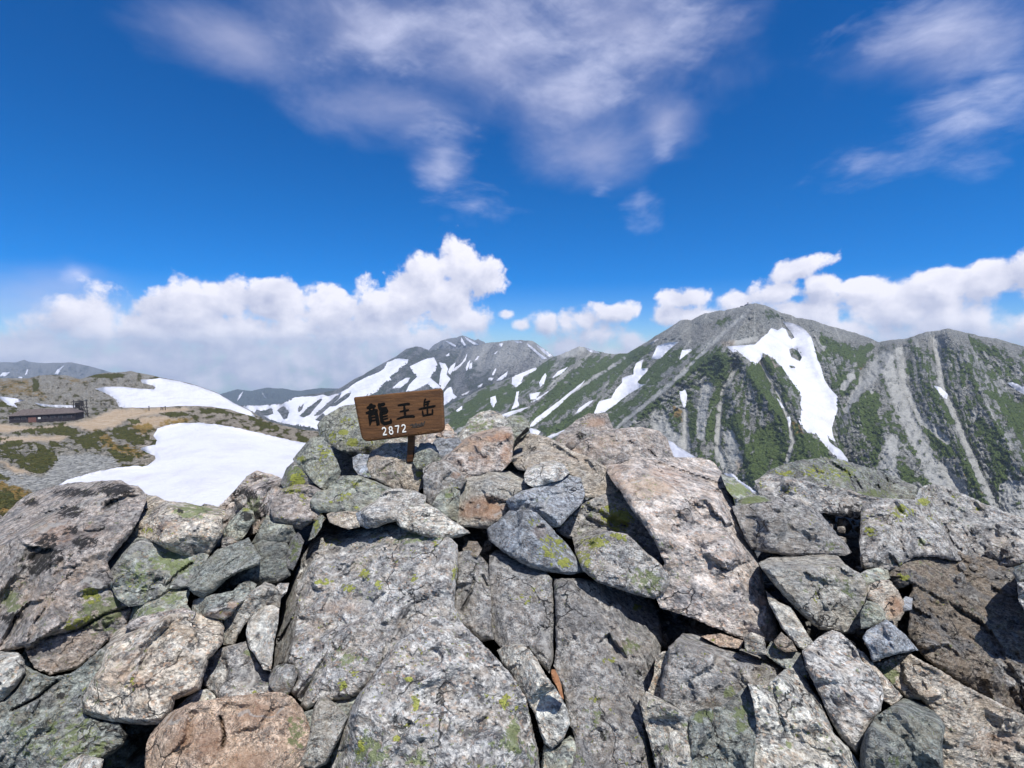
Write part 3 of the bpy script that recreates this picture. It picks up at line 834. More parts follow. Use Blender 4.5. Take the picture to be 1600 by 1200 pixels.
bessan = Patch('mountain', [(360, 640), (377, 633), (400, 633), (440, 630), (462, 620), (500, 614), (525, 610), (545, 598), (580, 578), (620, 556), (635, 545), (650, 541),
                            (660, 543), (672, 548), (685, 545), (700, 544), (720, 547), (745, 540), (762, 536), (780, 534), (795, 532), (815, 532), (832, 533), (845, 541),
                            (866, 556), (890, 575)],
               [(360, 700), (480, 720), (900, 740)], [(360, 2600), (500, 3000), (660, 3900), (830, 3600), (890, 3000)], [(360, 1900), (890, 2000)],
               1.5, bessan_relief, bessan_masks, MAT_BESSAN, 0.7, seed=5.0)
B_SNOW = [
    ([(377, 633), (400, 634), (440, 630), (462, 620), (490, 619), (505, 616), (512, 619), (530, 614), (545, 606), (552, 600), (568, 591), (590, 582), (600, 576), (605, 566), (622, 560),
      (638, 561), (636, 568), (625, 577), (618, 584), (609, 589), (612, 594), (600, 598), (590, 612), (578, 617), (570, 622), (560, 640), (548, 655), (536, 660), (518, 668),
      (500, 672), (478, 667), (455, 664), (440, 661), (420, 655), (410, 648), (398, 645), (385, 640)],
     'broad streaked snow slope left of the signboard, running down to the saddle', 2.2),
    ([(640, 572), (650, 568), (664, 561), (678, 558), (684, 570), (680, 580), (672, 590), (684, 600), (690, 606), (676, 607), (668, 600), (660, 604), (648, 610), (634, 612), (640, 600), (652, 588), (645, 582)],
     'snow slope fanning out directly above the signboard', 2.0),
    ([(686, 566), (696, 568), (700, 576), (698, 585), (704, 592), (695, 605), (690, 612), (686, 600), (688, 586), (690, 576)], 'narrow snow gully right above the signboard corner', 1.8),
    ([(694, 612), (700, 606), (705, 604), (708, 614), (714, 620), (702, 628), (693, 634)], 'bright snow triangle at the right edge of the signboard', 1.8),
    ([(716, 571), (722, 566), (728, 556), (730, 552), (728, 562), (718, 574), (708, 581), (706, 578)], 'curved thin snow chute on the upper rocky face', 1.4),
    ([(696, 556), (702, 551), (702, 556), (698, 557)], 'tiny snow dot near the crest above the signboard', 1.2),
    ([(780, 537), (786, 536), (784, 542), (781, 540)], 'small snow dot near the crest of the grey peak', 1.2),
    ([(823, 536), (832, 542), (842, 551), (855, 560), (848, 561), (838, 552), (826, 542)], 'lower of two long parallel snow stripes on the grey peak', 1.4),
    ([(836, 537), (846, 543), (856, 549), (864, 556), (858, 558), (848, 550)], 'upper of two long parallel snow stripes on the grey peak', 1.4),
    ([(802, 532), (812, 533), (816, 535), (808, 536)], 'flat snow rim on the crest of the grey peak', 1.2),
    ([(734, 568), (738, 566), (737, 575), (733, 577)], 'small snow slit in the middle of the rocky face', 1.2),
    ([(774, 595), (785, 586), (794, 579), (791, 588), (784, 594)], 'snow wedge hanging above the dark middle ridge', 1.3),
    ([(612, 607), (622, 598), (634, 590), (641, 590), (636, 598), (626, 606)], 'slanting snow strip between the broad slope and the fan above the signboard', 1.4),
    ([(699, 582), (704, 572), (712, 566), (709, 576), (703, 586)], 'slim snow crescent beside the narrow gully above the signboard corner', 1.3),
    ([(727, 575), (731, 566), (735, 562), (733, 572), (729, 580)], 'short snow streak under the curved chute', 1.2),
    ([(742, 563), (746, 557), (749, 556), (746, 562)], 'pair of snow specks merged high on the rocky face', 1.1),
    ([(700, 640), (712, 634), (720, 628), (716, 636), (704, 644)], 'slanting snow bar low beside the right edge of the signboard', 1.3),
    ([(673, 545), (678, 543), (682, 546), (677, 548)], 'snow fleck on the shoulder below the farthest jagged peak', 1.1),
    ([(763, 590), (772, 590), (768, 594), (762, 594)], 'small flat snow patch left of the hanging snow wedge', 1.2),
    ([(746, 603), (754, 599), (752, 604), (747, 606)], 'tiny slanting snow patch low on the rocky face', 1.2),
    ([(768, 586), (774, 575), (776, 576), (771, 587)], 'thin snow slit above the small flat snow patch', 1.2),
    ([(720, 617), (733, 611), (730, 615), (722, 618)], 'thin snow strip low on the slope beside the signboard', 1.2),
    ([(771, 552), (778, 548), (774, 554)], 'snow fleck in the upper gully of the grey peak', 1.2),
]
BH = [[(396, 648), (401, 640), (408, 642), (415, 641), (424, 637), (427, 646), (420, 649), (408, 649)], [(433, 641), (442, 634), (446, 636), (451, 645), (449, 654), (443, 655), (438, 647)],
      [(465, 640), (475, 630), (472, 640), (467, 644)], [(468, 650), (480, 638), (500, 623), (504, 624), (490, 640), (484, 648), (474, 652)],
      [(490, 650), (510, 632), (525, 618), (534, 615), (528, 624), (512, 638), (500, 648)], [(492, 656), (505, 645), (510, 652), (500, 658)],
      [(515, 635), (540, 616), (549, 613), (545, 620), (525, 634)]]
for pl, lb, st in B_SNOW:
    snowfield(bessan, pl, lb, st, 1.4, BH if len(pl) > 30 else (), 5.0, MAT_SNOW, group_='snow patches on the range behind the signboard')


def plain_relief(amp, fx=30.0, fy=22.0, seed=0.0):
    return lambda P, b: amp * fbm(np.stack([(P[:, 0] + (P[:, 1] - 560) * 0.5) / fx, P[:, 1] / fy, P[:, 0] * 0 + seed], -1), 5, 0.6, True)


def plain_masks(v):
    return lambda P: dict(veg=np.clip(v + 0.5 * fbm(np.stack([P[:, 0] / 14, P[:, 1] / 20, P[:, 0] * 0], -1), 4), 0, 1), crag=np.full(len(P), 0.5))


tsurugi = Patch('mountain', [(655, 560), (676, 541), (690, 531), (700, 528), (712, 528), (718, 526), (723, 525), (733, 528), (742, 531), (747, 529), (752, 532), (760, 538), (790, 552)],
                [(655, 575), (790, 575)], [(655, 5600), (790, 5600)], [(655, 5000), (790, 5000)], 1.0, plain_relief(0.03, 9, 14, 3), plain_masks(0.2), MAT_BESSAN, 1.0, seed=8.0, back=0.3)
for pl, lb in (([(695, 532), (703, 534), (713, 540), (711, 542), (702, 537)], 'upper left snow streak on the farthest jagged peak'),
               ([(725, 525), (738, 533), (750, 539), (740, 538), (730, 532)], 'long snow streak down the right side of the farthest jagged peak'),
               ([(721, 527), (724, 532), (729, 541), (725, 540), (720, 533)], 'snow thread below the tip of the farthest jagged peak')):
    snowfield(tsurugi, pl, lb, 1.2, 0.5, (), 6.0, MAT_SNOW, group_='snow streaks on the farthest jagged peak')
far_left = Patch('mountain', [(-80, 572), (0, 566), (25, 566), (32, 564), (38, 562), (44, 565), (60, 567), (90, 567), (110, 566), (140, 572), (200, 590)],
                 [(-80, 610), (200, 612)], [(-80, 5200), (200, 5600)], [(-80, 4300), (200, 4600)], 1.3, plain_relief(0.03, 16, 18, 6), plain_masks(0.35), MAT_BESSAN, 0.4, seed=11.0, back=0.3)
for pl, lb in (([(85, 584), (90, 577), (101, 570), (94, 578), (91, 585)], 'curved snow tongue on the distant range above the hut'), ([(39, 586), (42, 577), (44, 577), (42, 585)], 'small upright snow spot on the distant range'),
               ([(26, 592), (30, 588), (35, 589), (33, 593)], 'small flat snow spot at the foot of the distant range'), ([(-2, 588), (4, 582), (16, 581), (8, 588)], 'pale snow slope at the far left of the distant range')):
    snowfield(far_left, pl, lb, 1.2, 0.5, (), 6.0, MAT_SNOW, group_='snow spots on the distant left range')
MAT_FAR = make_mountain_material('mountain_forest_far', 16.0, (0.09, 0.10, 0.10), (0.05, 0.06, 0.06), (0.022, 0.034, 0.026), (0.035, 0.05, 0.035))
far_mid = Patch('mountain', [(280, 645), (318, 628), (345, 616), (370, 608), (392, 611), (415, 606), (440, 607), (470, 611), (500, 606), (530, 607), (560, 603), (590, 608)],
                [(280, 670), (590, 660)], [(280, 6900), (590, 6900)], [(280, 6200), (590, 6200)], 2.0, plain_relief(0.03, 26, 30, 9), plain_masks(0.8), MAT_FAR, 0.5, seed=15.0, back=0.3)
for pl, lb in (([(370, 627), (374, 617), (380, 611), (376, 620)], 'left faint snow chute on the blue hazy slope under the clouds'), ([(409, 612), (413, 618), (417, 623), (412, 620)], 'right faint snow chute on the blue hazy slope under the clouds')):
    snowfield(far_mid, pl, lb, 1.3, 0.4, (), 12.0, MAT_SNOW, group_='faint snow chutes under the clouds')

# ------------------------------------------------------------------ the stony hill on the left with path, hut and snow
H_VEG = [[(22, 676), (60, 668), (105, 664), (112, 668), (130, 675), (125, 680), (105, 681), (60, 675)], [(0, 683), (14, 684), (0, 690), (-20, 690)],
         [(0, 696), (10, 689), (35, 687), (37, 690), (25, 699), (5, 702), (-20, 703)], [(-20, 708), (25, 701), (20, 707), (-20, 712)],
         [(8, 713), (20, 708), (40, 712), (60, 706), (55, 692), (65, 695), (80, 705), (92, 720), (75, 727), (62, 738), (45, 735), (25, 720)],
         [(112, 682), (135, 680), (150, 674), (165, 675), (150, 690), (155, 700), (160, 704), (140, 700), (120, 692)], [(75, 687), (90, 690), (96, 697), (80, 695)],
         [(170, 672), (190, 668), (205, 672), (228, 690), (225, 694), (200, 688), (182, 684)], [(200, 655), (215, 655), (225, 664), (205, 662)],
         [(165, 702), (185, 706), (200, 715), (215, 708), (205, 720), (185, 722)], [(-20, 738), (0, 740), (20, 750), (10, 752), (-20, 750)],
         [(250, 645), (285, 642), (300, 648), (270, 652)], [(310, 640), (345, 638), (355, 644), (320, 646)], [(378, 644), (400, 652), (420, 662), (440, 670), (430, 673), (405, 664)],
         [(462, 678), (480, 685), (478, 692), (468, 690)], [(30, 722), (60, 716), (85, 722), (70, 735), (45, 735)], [(-20, 765), (20, 770), (30, 790), (-20, 800)]]
H_TAN = [[(-60, 657), (60, 668), (120, 660), (150, 652), (180, 640), (235, 638), (290, 636), (300, 640), (240, 648), (200, 655), (180, 668), (140, 675), (110, 664), (60, 672), (-60, 678)],
         [(-60, 684), (40, 682), (110, 681), (95, 688), (40, 690), (-60, 694)], [(200, 655), (240, 650), (290, 655), (245, 668), (215, 668)], [(0, 720), (20, 728), (50, 740), (20, 738)]]
H_GRASS = [[(145, 675), (165, 676), (185, 690), (210, 702), (222, 708), (205, 712), (180, 706), (160, 695)], [(-60, 742), (0, 752), (25, 758), (55, 768), (70, 785), (60, 830), (-60, 830)],
           [(250, 662), (285, 655), (300, 658), (262, 664)], [(470, 686), (482, 690), (476, 696)], [(200, 664), (235, 662), (240, 672), (215, 676)]]
H_SCREE = [[(90, 712), (140, 708), (180, 715), (185, 728), (130, 742), (100, 752), (92, 758), (40, 758), (70, 742), (85, 728)], [(-40, 727), (40, 740), (90, 752), (60, 770), (-40, 745)]]


def hill_relief(P, base):
    r = 0.030 * fbm(np.stack([P[:, 0] / 90, P[:, 1] / 34, P[:, 0] * 0 + 1], -1), 4, 0.5)
    r += 0.014 * fbm(np.stack([P[:, 0] / 16, P[:, 1] / 9, P[:, 0] * 0 + 4], -1), 4, 0.6, True) * (1 - 0.7 * poly_mask(P, H_TAN + H_SCREE, 5, 3))
    r += 0.008 * fbm(np.stack([P[:, 0] / 6, P[:, 1] / 3.5, P[:, 0] * 0 + 14], -1), 3, 0.6, True) * (1 - poly_mask(P, H_TAN + H_SCREE, 5, 3))
    return r


def hill_masks(P):
    v = poly_mask(P, H_VEG, 3.0, 5.0, 6.0)
    n = fbm(np.stack([P[:, 0] / 13, P[:, 1] / 5, P[:, 0] * 0 + 2], -1), 4, 0.62)
    t = poly_mask(P, H_TAN, 4.0, 4.0)
    v = np.clip(v * (0.80 + 0.8 * n) + np.clip(n * 1.6 + 0.30, 0, 0.66) * (1 - t) * (1 - poly_mask(P, H_SCREE, 4, 3)), 0, 1)
    right = smooth01((P[:, 0] - 180) / 60)
    return dict(veg=v, tan=np.maximum(t, right * 0.25), grass=np.clip(poly_mask(P, H_GRASS, 7, 9) * 0.62 + 0.5 * n + 0.16 + right * 0.12, 0, 1), scree=poly_mask(P, H_SCREE, 3, 3) * 0.8 + 0.15,
                crag=np.clip(0.8 - t + n, 0, 1))


hill = Patch('hillside', [(-120, 634), (0, 636), (60, 637), (130, 637), (180, 637), (230, 637), (290, 634), (330, 635), (360, 640), (385, 648), (410, 655), (440, 664), (470, 671),
                          (500, 674), (540, 690), (600, 725), (680, 790)], [(-120, 880), (680, 860)],
             [(-120, 300), (130, 270), (300, 240), (500, 190), (680, 120)], [(-120, 62), (300, 62), (680, 60)], 1.5, hill_relief, hill_masks, MAT_HILL, 0.35, seed=21.0)
snowfield(hill, [(92, 757), (105, 749), (130, 742), (150, 736), (185, 730), (215, 727), (222, 729), (232, 726), (243, 717), (240, 712), (225, 705), (219, 701), (228, 697), (243, 695), (244, 688),
                 (240, 680), (246, 669), (262, 664), (280, 661), (310, 660), (340, 663), (370, 668), (400, 675), (430, 682), (455, 688), (480, 692), (500, 730), (470, 800), (420, 845), (250, 845), (190, 800), (110, 775)],
          'broad white snowfield in the hollow just beyond the boulders on the left', 3.4, 2.0, (), 0.5, MAT_SNOW_NEAR)


def back_masks(P):
    n = fbm(np.stack([P[:, 0] / 14, P[:, 1] / 6, P[:, 0] * 0 + 2], -1), 4, 0.62)
    g = poly_mask(P, [[(-60, 590), (40, 592), (58, 590), (60, 605), (75, 618), (85, 630), (40, 620), (-60, 615)], [(90, 588), (125, 590), (150, 598), (110, 600)]], 5, 4)
    v = poly_mask(P, [[(50, 596), (60, 592), (62, 605), (52, 612)], [(-60, 628), (20, 630), (15, 645), (-60, 645)], [(65, 634), (110, 636), (116, 645), (60, 645)], [(130, 590), (165, 583), (200, 584), (180, 592)]], 3, 4)
    return dict(veg=np.clip(v * 0.8 + np.clip(n * 1.4 + 0.12, 0, 0.6), 0, 1), grass=g * 0.42 + 0.08 + 0.3 * n, scree=np.clip(0.25 - n, 0, 1), crag=np.full(len(P), 0.9))


back_hill = Patch('hillside', [(-120, 596), (0, 591), (45, 591), (60, 587), (80, 585), (105, 587), (125, 592), (150, 585), (165, 582), (185, 582), (205, 580), (220, 583), (240, 587), (252, 590),
                               (280, 595), (310, 603), (340, 614), (365, 629), (390, 641), (430, 665)], [(-120, 665), (430, 690)],
                  [(-120, 560), (200, 480), (430, 330)], [(-120, 300), (430, 260)], 1.3,
                  lambda P, b: 0.035 * fbm(np.stack([P[:, 0] / 60, P[:, 1] / 22, P[:, 0] * 0 + 3], -1), 4) + 0.02 * fbm(np.stack([P[:, 0] / 11, P[:, 1] / 6, P[:, 0] * 0 + 6], -1), 4, 0.6, True)
                  * smooth01((252 - P[:, 0]) / 40 + 0.2), back_masks, MAT_HILL, 0.4, seed=31.0)
for pl, lb, st in (
        ([(148, 607), (165, 604), (190, 604), (215, 607), (240, 608), (243, 605), (238, 602), (222, 599), (220, 593), (240, 592), (250, 590.5), (280, 595.5), (310, 603.5), (340, 614.5), (365, 629.5), (390, 641.5),
          (400, 652), (300, 652), (200, 645), (186, 636), (180, 624), (168, 616), (156, 611)], 'big snowfield draped over the rounded shoulder behind the hut', 2.6),
        ([(-40, 618), (0, 619), (10, 620), (38, 625), (22, 630), (28, 637), (12, 633), (0, 622), (-40, 624)], 'small white snow patch behind the left end of the hut', 1.8),
        ([(54, 629), (75, 632), (118, 633), (117, 637), (90, 637), (66, 635)], 'thin snow strip right behind the hut roof', 1.6)):
    snowfield(back_hill, pl, lb, st, 0.8, (), 0.9, MAT_SNOW_NEAR, group_='snow on the ridge with the hut')

# ------------------------------------------------------------------ summit rocks
def rock_material():
    m, N = material('weathered_granite')
    tc = N.n('ShaderNodeTexCoord').outputs['Object']
    seed = N.attr('seed', 'Fac', 'OBJECT')
    v = N.vmath('ADD', tc, N.vec(N.math('MULTIPLY', seed, 7.31), N.math('MULTIPLY', seed, 3.7), seed))
    tint = N.attr('tint', 'Color', 'OBJECT')
    fol = N.attr('foliated', 'Fac', 'OBJECT')
    yel, blk, rus, grn = (N.attr(a) for a in ('yellow', 'black', 'rust', 'green'))
    lich = N.attr('lichen', 'Fac', 'OBJECT')
    grime = N.attr('grime', 'Fac', 'OBJECT')
    warm = N.attr('warm', 'Fac', 'OBJECT')
    # grains, stretched along the foliation of banded stones
    mp = N.n('ShaderNodeMapping'); N.put(mp.inputs['Vector'], v)
    mp.inputs['Rotation'].default_value = (0.5, 0.3, 0.7); mp.inputs['Scale'].default_value = (1.0, 1.0, 3.2)
    vf = N.n('ShaderNodeMix', data_type='VECTOR'); N.put(vf.inputs[0], fol); N.put(vf.inputs[4], v); N.put(vf.inputs[5], mp.outputs[0])
    vf = vf.outputs[1]
    gsc = N.attr('grain_size', 'Fac', 'OBJECT')
    vf = N.vmath('SCALE', vf); N.put(vf.node.inputs['Scale'], gsc)
    g1 = N.noise(vf, 110.0, 4.0, 0.72)
    g2 = N.noise(vf, 300.0, 2.0, 0.6)
    cell = N.n('ShaderNodeTexVoronoi'); N.put(cell.inputs['Vector'], vf); cell.inputs['Scale'].default_value = 210.0
    cs = N.n('ShaderNodeSeparateColor'); N.put(cs.inputs[0], cell.outputs['Color'])
    grain = N.math('ADD', N.math('MULTIPLY', g1, 0.95), N.math('MULTIPLY', N.math('SUBTRACT', cs.outputs[0], 0.5), 0.30))
    grain = N.math('ADD', grain, N.math('MULTIPLY', N.math('SUBTRACT', g2, 0.5), 0.35))
    mot = N.noise(N.vmath('ADD', vf, (8.0, 1.0, 4.0)), 32.0, 5.0, 0.7)
    contrast = N.attr('contrast', 'Fac', 'OBJECT')
    grain = N.math('ADD', N.math('MULTIPLY', N.math('SUBTRACT', grain, 0.5), contrast), N.math('MULTIPLY_ADD', N.math('SUBTRACT', mot, 0.5), 1.05, 0.52))
    med = N.noise(v, 9.0, 5.0, 0.62)
    big = N.noise(v, 2.6, 4.0, 0.6)
    c = N.mix(N.mapr(grain, 0.34, 0.52), (0.085, 0.085, 0.088), (0.33, 0.325, 0.315))
    c = N.mix(N.mapr(grain, 0.50, 0.66), c, (0.66, 0.65, 0.62))
    c = N.mix(N.math('MULTIPLY', N.mapr(cs.outputs[1], 0.82, 0.95), 0.55), c, (0.45, 0.30, 0.21))
    tone = N.noise(N.vmath('ADD', v, (5.0, 2.0, 7.0)), 15.0, 5.0, 0.68)
    c = N.mix(N.mapr(tone, 0.46, 0.64, 0.0, 0.55), c, N.mix(g1, (0.28, 0.235, 0.19), (0.52, 0.46, 0.39)))
    c = N.mix(N.mapr(tone, 0.46, 0.34, 0.0, 0.45), c, N.mix(g1, (0.15, 0.165, 0.19), (0.34, 0.36, 0.38)))
    c = N.mix(1.0, c, tint, 'MULTIPLY')
    # iron staining in broad drifts
    rs = N.math('ADD', rus, N.math('MULTIPLY', warm, N.mapr(med, 0.40, 0.68)))
    rs = N.mapr(N.math('ADD', rs, N.math('MULTIPLY', N.math('SUBTRACT', g1, 0.5), 1.1)), 0.34, 1.15, 0.0, 0.70)
    c = N.mix(rs, c, N.mix(N.mapr(big, 0.40, 0.62), (0.42, 0.22, 0.12), (0.52, 0.39, 0.28)))
    # grey weathering crust in clouds
    cr = N.math('ADD', N.math('MULTIPLY', med, 0.75), N.math('MULTIPLY', N.noise(v, 34.0, 4.0, 0.65), 0.45))
    gm = N.math('MULTIPLY', N.mapr(cr, 0.57, 0.68), N.math('MULTIPLY', grime, 0.85))
    c = N.mix(gm, c, N.mix(N.mapr(grain, 0.35, 0.6), (0.085, 0.088, 0.095), (0.25, 0.25, 0.25)))
    # hairline joints and open cracks
    cw = N.vmath('ADD', v, N.vmath('MULTIPLY', N.noise(v, 6.0, 4.0, 0.6, color=True), (0.16, 0.16, 0.16)))
    ck = N.voro(cw, 5.5, 'Distance', 'DISTANCE_TO_EDGE')
    ckm = N.mapr(N.noise(N.vmath('ADD', v, (1.0, 6.0, 3.0)), 4.0, 2.0, 0.5), 0.50, 0.60)
    crack = N.math('MULTIPLY', N.mapr(ck, 0.004, 0.016, 1.0, 0.0), ckm)
    c = N.mix(N.math('MULTIPLY', crack, 0.8), c, (0.03, 0.03, 0.03))
    vn_ = N.math('ABSOLUTE', N.math('SUBTRACT', N.noise(N.vmath('ADD', v, (2.0, 9.0, 5.0)), 2.6, 3.0, 0.5), 0.5))
    vein = N.math('MULTIPLY', N.mapr(vn_, 0.003, 0.009, 1.0, 0.0), N.mapr(med, 0.48, 0.56))
    c = N.mix(N.math('MULTIPLY', vein, 0.55), c, (0.60, 0.585, 0.55))
    # dull green crust, black lichen (plus painted shade under the ledge), bright map lichen
    gn = N.noise(N.vmath('ADD', v, (3.1, 1.7, 9.2)), 42.0, 4.0, 0.7)
    gl = N.mapr(N.math('ADD', N.math('MULTIPLY', N.math('SUBTRACT', gn, 0.5), 1.6), N.math('ADD', N.math('MULTIPLY', grn, 0.38), N.math('MULTIPLY', N.math('SUBTRACT', big, 0.5), 0.7))), 0.22, 0.34)
    c = N.mix(N.math('MULTIPLY', gl, 0.80), c, N.mix(g2, (0.10, 0.14, 0.045), (0.27, 0.31, 0.14)))
    bn = N.math('ADD', N.math('MULTIPLY', N.noise(v, 34.0, 6.0, 0.80), 1.9), N.math('MULTIPLY', blk, 0.43))
    bl = N.mapr(bn, 1.24, 1.31)
    c = N.mix(N.math('MULTIPLY', bl, 0.93), c, N.mix(g2, (0.012, 0.012, 0.013), (0.045, 0.042, 0.040)))
    wv = N.vmath('ADD', v, N.vmath('MULTIPLY', N.noise(v, 50.0, 3.0, 0.65, color=True), (0.030, 0.030, 0.030)))
    sp1 = N.voro(wv, 24.0); sp2 = N.voro(wv, 62.0)
    yn = N.math('ADD', N.math('MULTIPLY', lich, N.mapr(N.noise(v, 7.0, 3.0, 0.6), 0.42, 0.66)), yel)
    y1 = N.mapr(N.math('SUBTRACT', N.math('MULTIPLY', yn, 0.46), sp1), -0.02, 0.02)
    y2 = N.mapr(N.math('SUBTRACT', N.math('MULTIPLY', yn, 0.56), sp2), -0.03, 0.02)
    yl = N.math('MULTIPLY', N.math('MAXIMUM', y1, y2), N.mapr(g1, 0.36, 0.44, 0.35, 1.0))
    yl = N.math('MULTIPLY', yl, N.mapr(yn, 0.06, 0.16))
    c = N.mix(N.math('MULTIPLY', yl, 0.88), c, N.mix(N.mapr(g2, 0.35, 0.65), (0.22, 0.25, 0.045), (0.43, 0.44, 0.085)))
    h = N.math('ADD', N.math('MULTIPLY', g1, 0.7), N.math('ADD', N.math('MULTIPLY', g2, 0.25), N.math('MULTIPLY', cs.outputs[0], 0.12)))
    h = N.math('ADD', h, N.math('MULTIPLY', N.noise(vf, 24.0, 5.0, 0.65), 1.1))
    h = N.math('ADD', h, N.math('MULTIPLY', N.math('MAXIMUM', bl, yl), 0.25))
    h = N.math('SUBTRACT', h, N.math('MULTIPLY', crack, 1.2))
    bsdf(N, c, 0.88, 0.22, h, 0.020, 0.9)
    return m


MAT_ROCK = rock_material()
TINTS = dict(grey=(1.0, 1.0, 0.99), pale=(1.12, 1.12, 1.05), white=(1.28, 1.29, 1.26), slate=(0.66, 0.72, 0.68), blue=(0.76, 0.84, 0.95), tan=(1.20, 1.12, 0.99),
             pink=(1.10, 1.02, 0.97), dark=(0.52, 0.53, 0.53), green=(0.80, 0.86, 0.76), brown=(0.66, 0.59, 0.51), orange=(1.50, 1.20, 0.96))


def plane_depth(px, py):
    """distance (along +Y) of the general slope of the summit pile"""
    return EYE / (0.419 - ray(px, py)[..., 2])


def unit(v):
    v = np.asarray(v, float); return v / np.linalg.norm(v)


SLOPE_N = unit((0, -0.419, 1.0))
_rock_no = 0


def rock(label, outline, lift=0.0, tint='grey', main=None, facets=None, auto=5, thick=0.30, rim=4.5, rimd=0.010, rough=1.0, spots=(), cracks=(),
         lichen=0.35, grime=0.6, warm=0.15, fol=0.3, step=None, name='rock', cat='rock', group_='rocks piled on the summit', depth=None, bright=1.0):
    """One stone. outline: its edge in photo px, set at its own distance; facets: (px, py, nx, ny, nz) planes that cut it; auto: extra random cuts."""
    global _rock_no
    _rock_no += 1
    k = _rock_no
    rng = np.random.RandomState(1000 + k)
    outline = np.asarray(outline, float)
    lift = (min(lift, 0.22) + max(lift - 0.22, 0) * 0.35) * 0.60 if lift > 0 else lift
    d_ = np.roll(outline, -1, 0) - np.roll(outline, 1, 0)
    n_ = np.stack([d_[:, 1], -d_[:, 0]], -1) / np.maximum(np.linalg.norm(d_, axis=1), 1e-6)[:, None]
    if not inside((outline.mean(0) * 0 + outline[0] + n_[0] * -0.5)[None], outline)[0]: n_ = -n_
    outline = outline + n_ * 2.2
    size = math.sqrt(abs(0.5 * np.sum(outline[:, 0] * np.roll(outline[:, 1], -1) - np.roll(outline[:, 0], -1) * outline[:, 1])))
    step = step or (2.6 if size < 90 else 3.2)
    edge = resample(outline, step * 0.9, k * 3.3, min(2.6, 0.9 + size * 0.010))
    P, F = fill(edge, step)
    e = seg_dist(P, edge)
    D = ray(P[:, 0], P[:, 1])
    c = outline.mean(0)
    base0 = float(depth) if depth else float(plane_depth(c[0], c[1])) - lift
    if main is None:
        main = SLOPE_N + rng.uniform(-0.20, 0.20, 3) * (1, 0.8, 0)
    planes = [(unit(main), ray(c[0], c[1]) * base0)]

    def depth_of(D, planes, soft=0.0):
        t = None
        for n, p0 in planes:
            den = D @ n
            tt = np.where(den < -0.03, (p0 @ n) / np.minimum(den, -0.03), 0.0)
            t = tt if t is None else np.maximum(t, tt)
        return t
    cuts = list(facets or [])
    Dout = ray(outline[:, 0], outline[:, 1])
    for j in range(auto):
        a = 2 * math.pi * (j + rng.uniform(0, 0.8)) / max(auto, 1)
        dirv = np.array([math.cos(a), math.sin(a)])
        # furthest extent of the outline in that direction
        ext = ((outline - c) @ dirv).max()
        q = c + dirv * ext * rng.uniform(0.50, 0.84)
        tilt = rng.uniform(0.35, 0.95)
        n = unit(main) + tilt * (dirv[0] * np.array([1, 0, 0]) + dirv[1] * np.array([0, -0.85, -0.45]))
        cuts.append((q[0], q[1], *n))
    for (qx, qy, nx, ny, nz) in cuts:
        d = ray(qx, qy)
        t = float(depth_of(d[None], planes)[0])
        n_c = unit((nx, ny, nz))
        for _ in range(12):                                # keep every cut facing the summit path
            if (Dout @ n_c).max() < -0.16: break
            n_c = unit(0.8 * n_c + 0.2 * unit(main))
        planes.append((n_c, d * t))
    t = depth_of(D, planes)
    t0 = depth_of(D, planes[:1])
    mpp = base0 / FPX                                     # metres per photo px here
    t = np.clip(t, t0, t0 + (0.36 if facets else max(0.12, min(0.40, size * mpp * 0.55))))
    # keep a steep main plane from running away from the pile
    # worn rim
    rr = rim * (0.7 if size < 60 else 1.0)
    x = np.clip(e / rr, 0, 1)
    t = t + rimd * min(1.0, size / 90.0) * (1 - np.sqrt(np.clip(1 - (1 - x) ** 2, 0, 1)))
    X = D * t[:, None]
    w = rough * min(1.0, 0.45 + size / 220.0)
    n0 = fbm(X * 4.5 + k * 5.1, 3, 0.5)
    n1 = fbm(X * 14.0 + k * 3.1, 4, 0.58, True)
    n2 = fbm(X * 60.0 + k * 1.7, 3, 0.6)
    band = fbm(np.stack([X @ unit((0.3, 0.5, 1.0)) * 55.0, X[:, 0] * 6, X[:, 1] * 6 + k], -1), 3, 0.6, True)
    # broken faces: every fracture cell has a tilt and a level of its own
    frac = np.zeros(len(X))
    Xw = X + 0.012 * np.stack([n1, n0, n2], -1)
    for cell, amp in ((0.19, 1.0), (0.075, 0.9), (0.032, 0.6)):
        ns = int(np.clip(size * mpp * size * mpp / cell ** 2 * 1.1, 2, 220))
        sd = X[rng.randint(0, len(X), ns)] + rng.normal(size=(ns, 3)) * cell * 0.2
        best = np.full(len(X), 1e9); sec = best.copy(); val = np.zeros(len(X)); val2 = val.copy()
        tl = rng.normal(size=(ns, 3)) * 0.21; lv = rng.normal(size=ns) * cell * 0.045
        for q, tt_, l_ in zip(sd, tl, lv):
            dd = np.linalg.norm(Xw - q, axis=1)
            vv = (X - q) @ tt_ + l_
            nw = dd < best
            n2w = (~nw) & (dd < sec)
            val2 = np.where(nw, val, np.where(n2w, vv, val2)); sec = np.where(nw, best, np.where(n2w, dd, sec))
            val = np.where(nw, vv, val); best = np.where(nw, dd, best)
        bl_ = 0.5 * (1 - smooth01((sec - best) / (cell * 0.15)))
        frac += amp * (val * (1 - bl_) + val2 * bl_)
    inn = 0.45 + 0.55 * np.clip(e / 8.0, 0, 1)
    t = t + w * (-0.006 * n0 - 0.007 * n1 - 0.0048 * n2 - 0.006 * fol * band) * inn + min(1.0, 0.35 + rough * 0.55) * np.clip(frac, -0.035, 0.035) * inn * min(1.0, 0.4 + size / 150)
    for cr in cracks:
        dd = seg_dist(P + 1.5 * np.stack([n1, n0], -1), cr, False)
        t = t + 0.035 * np.exp(-(dd / 2.0) ** 2)
    X = D * t[:, None]
    # sides and back: rings that run inwards and end in a closed cap
    nb = len(edge)
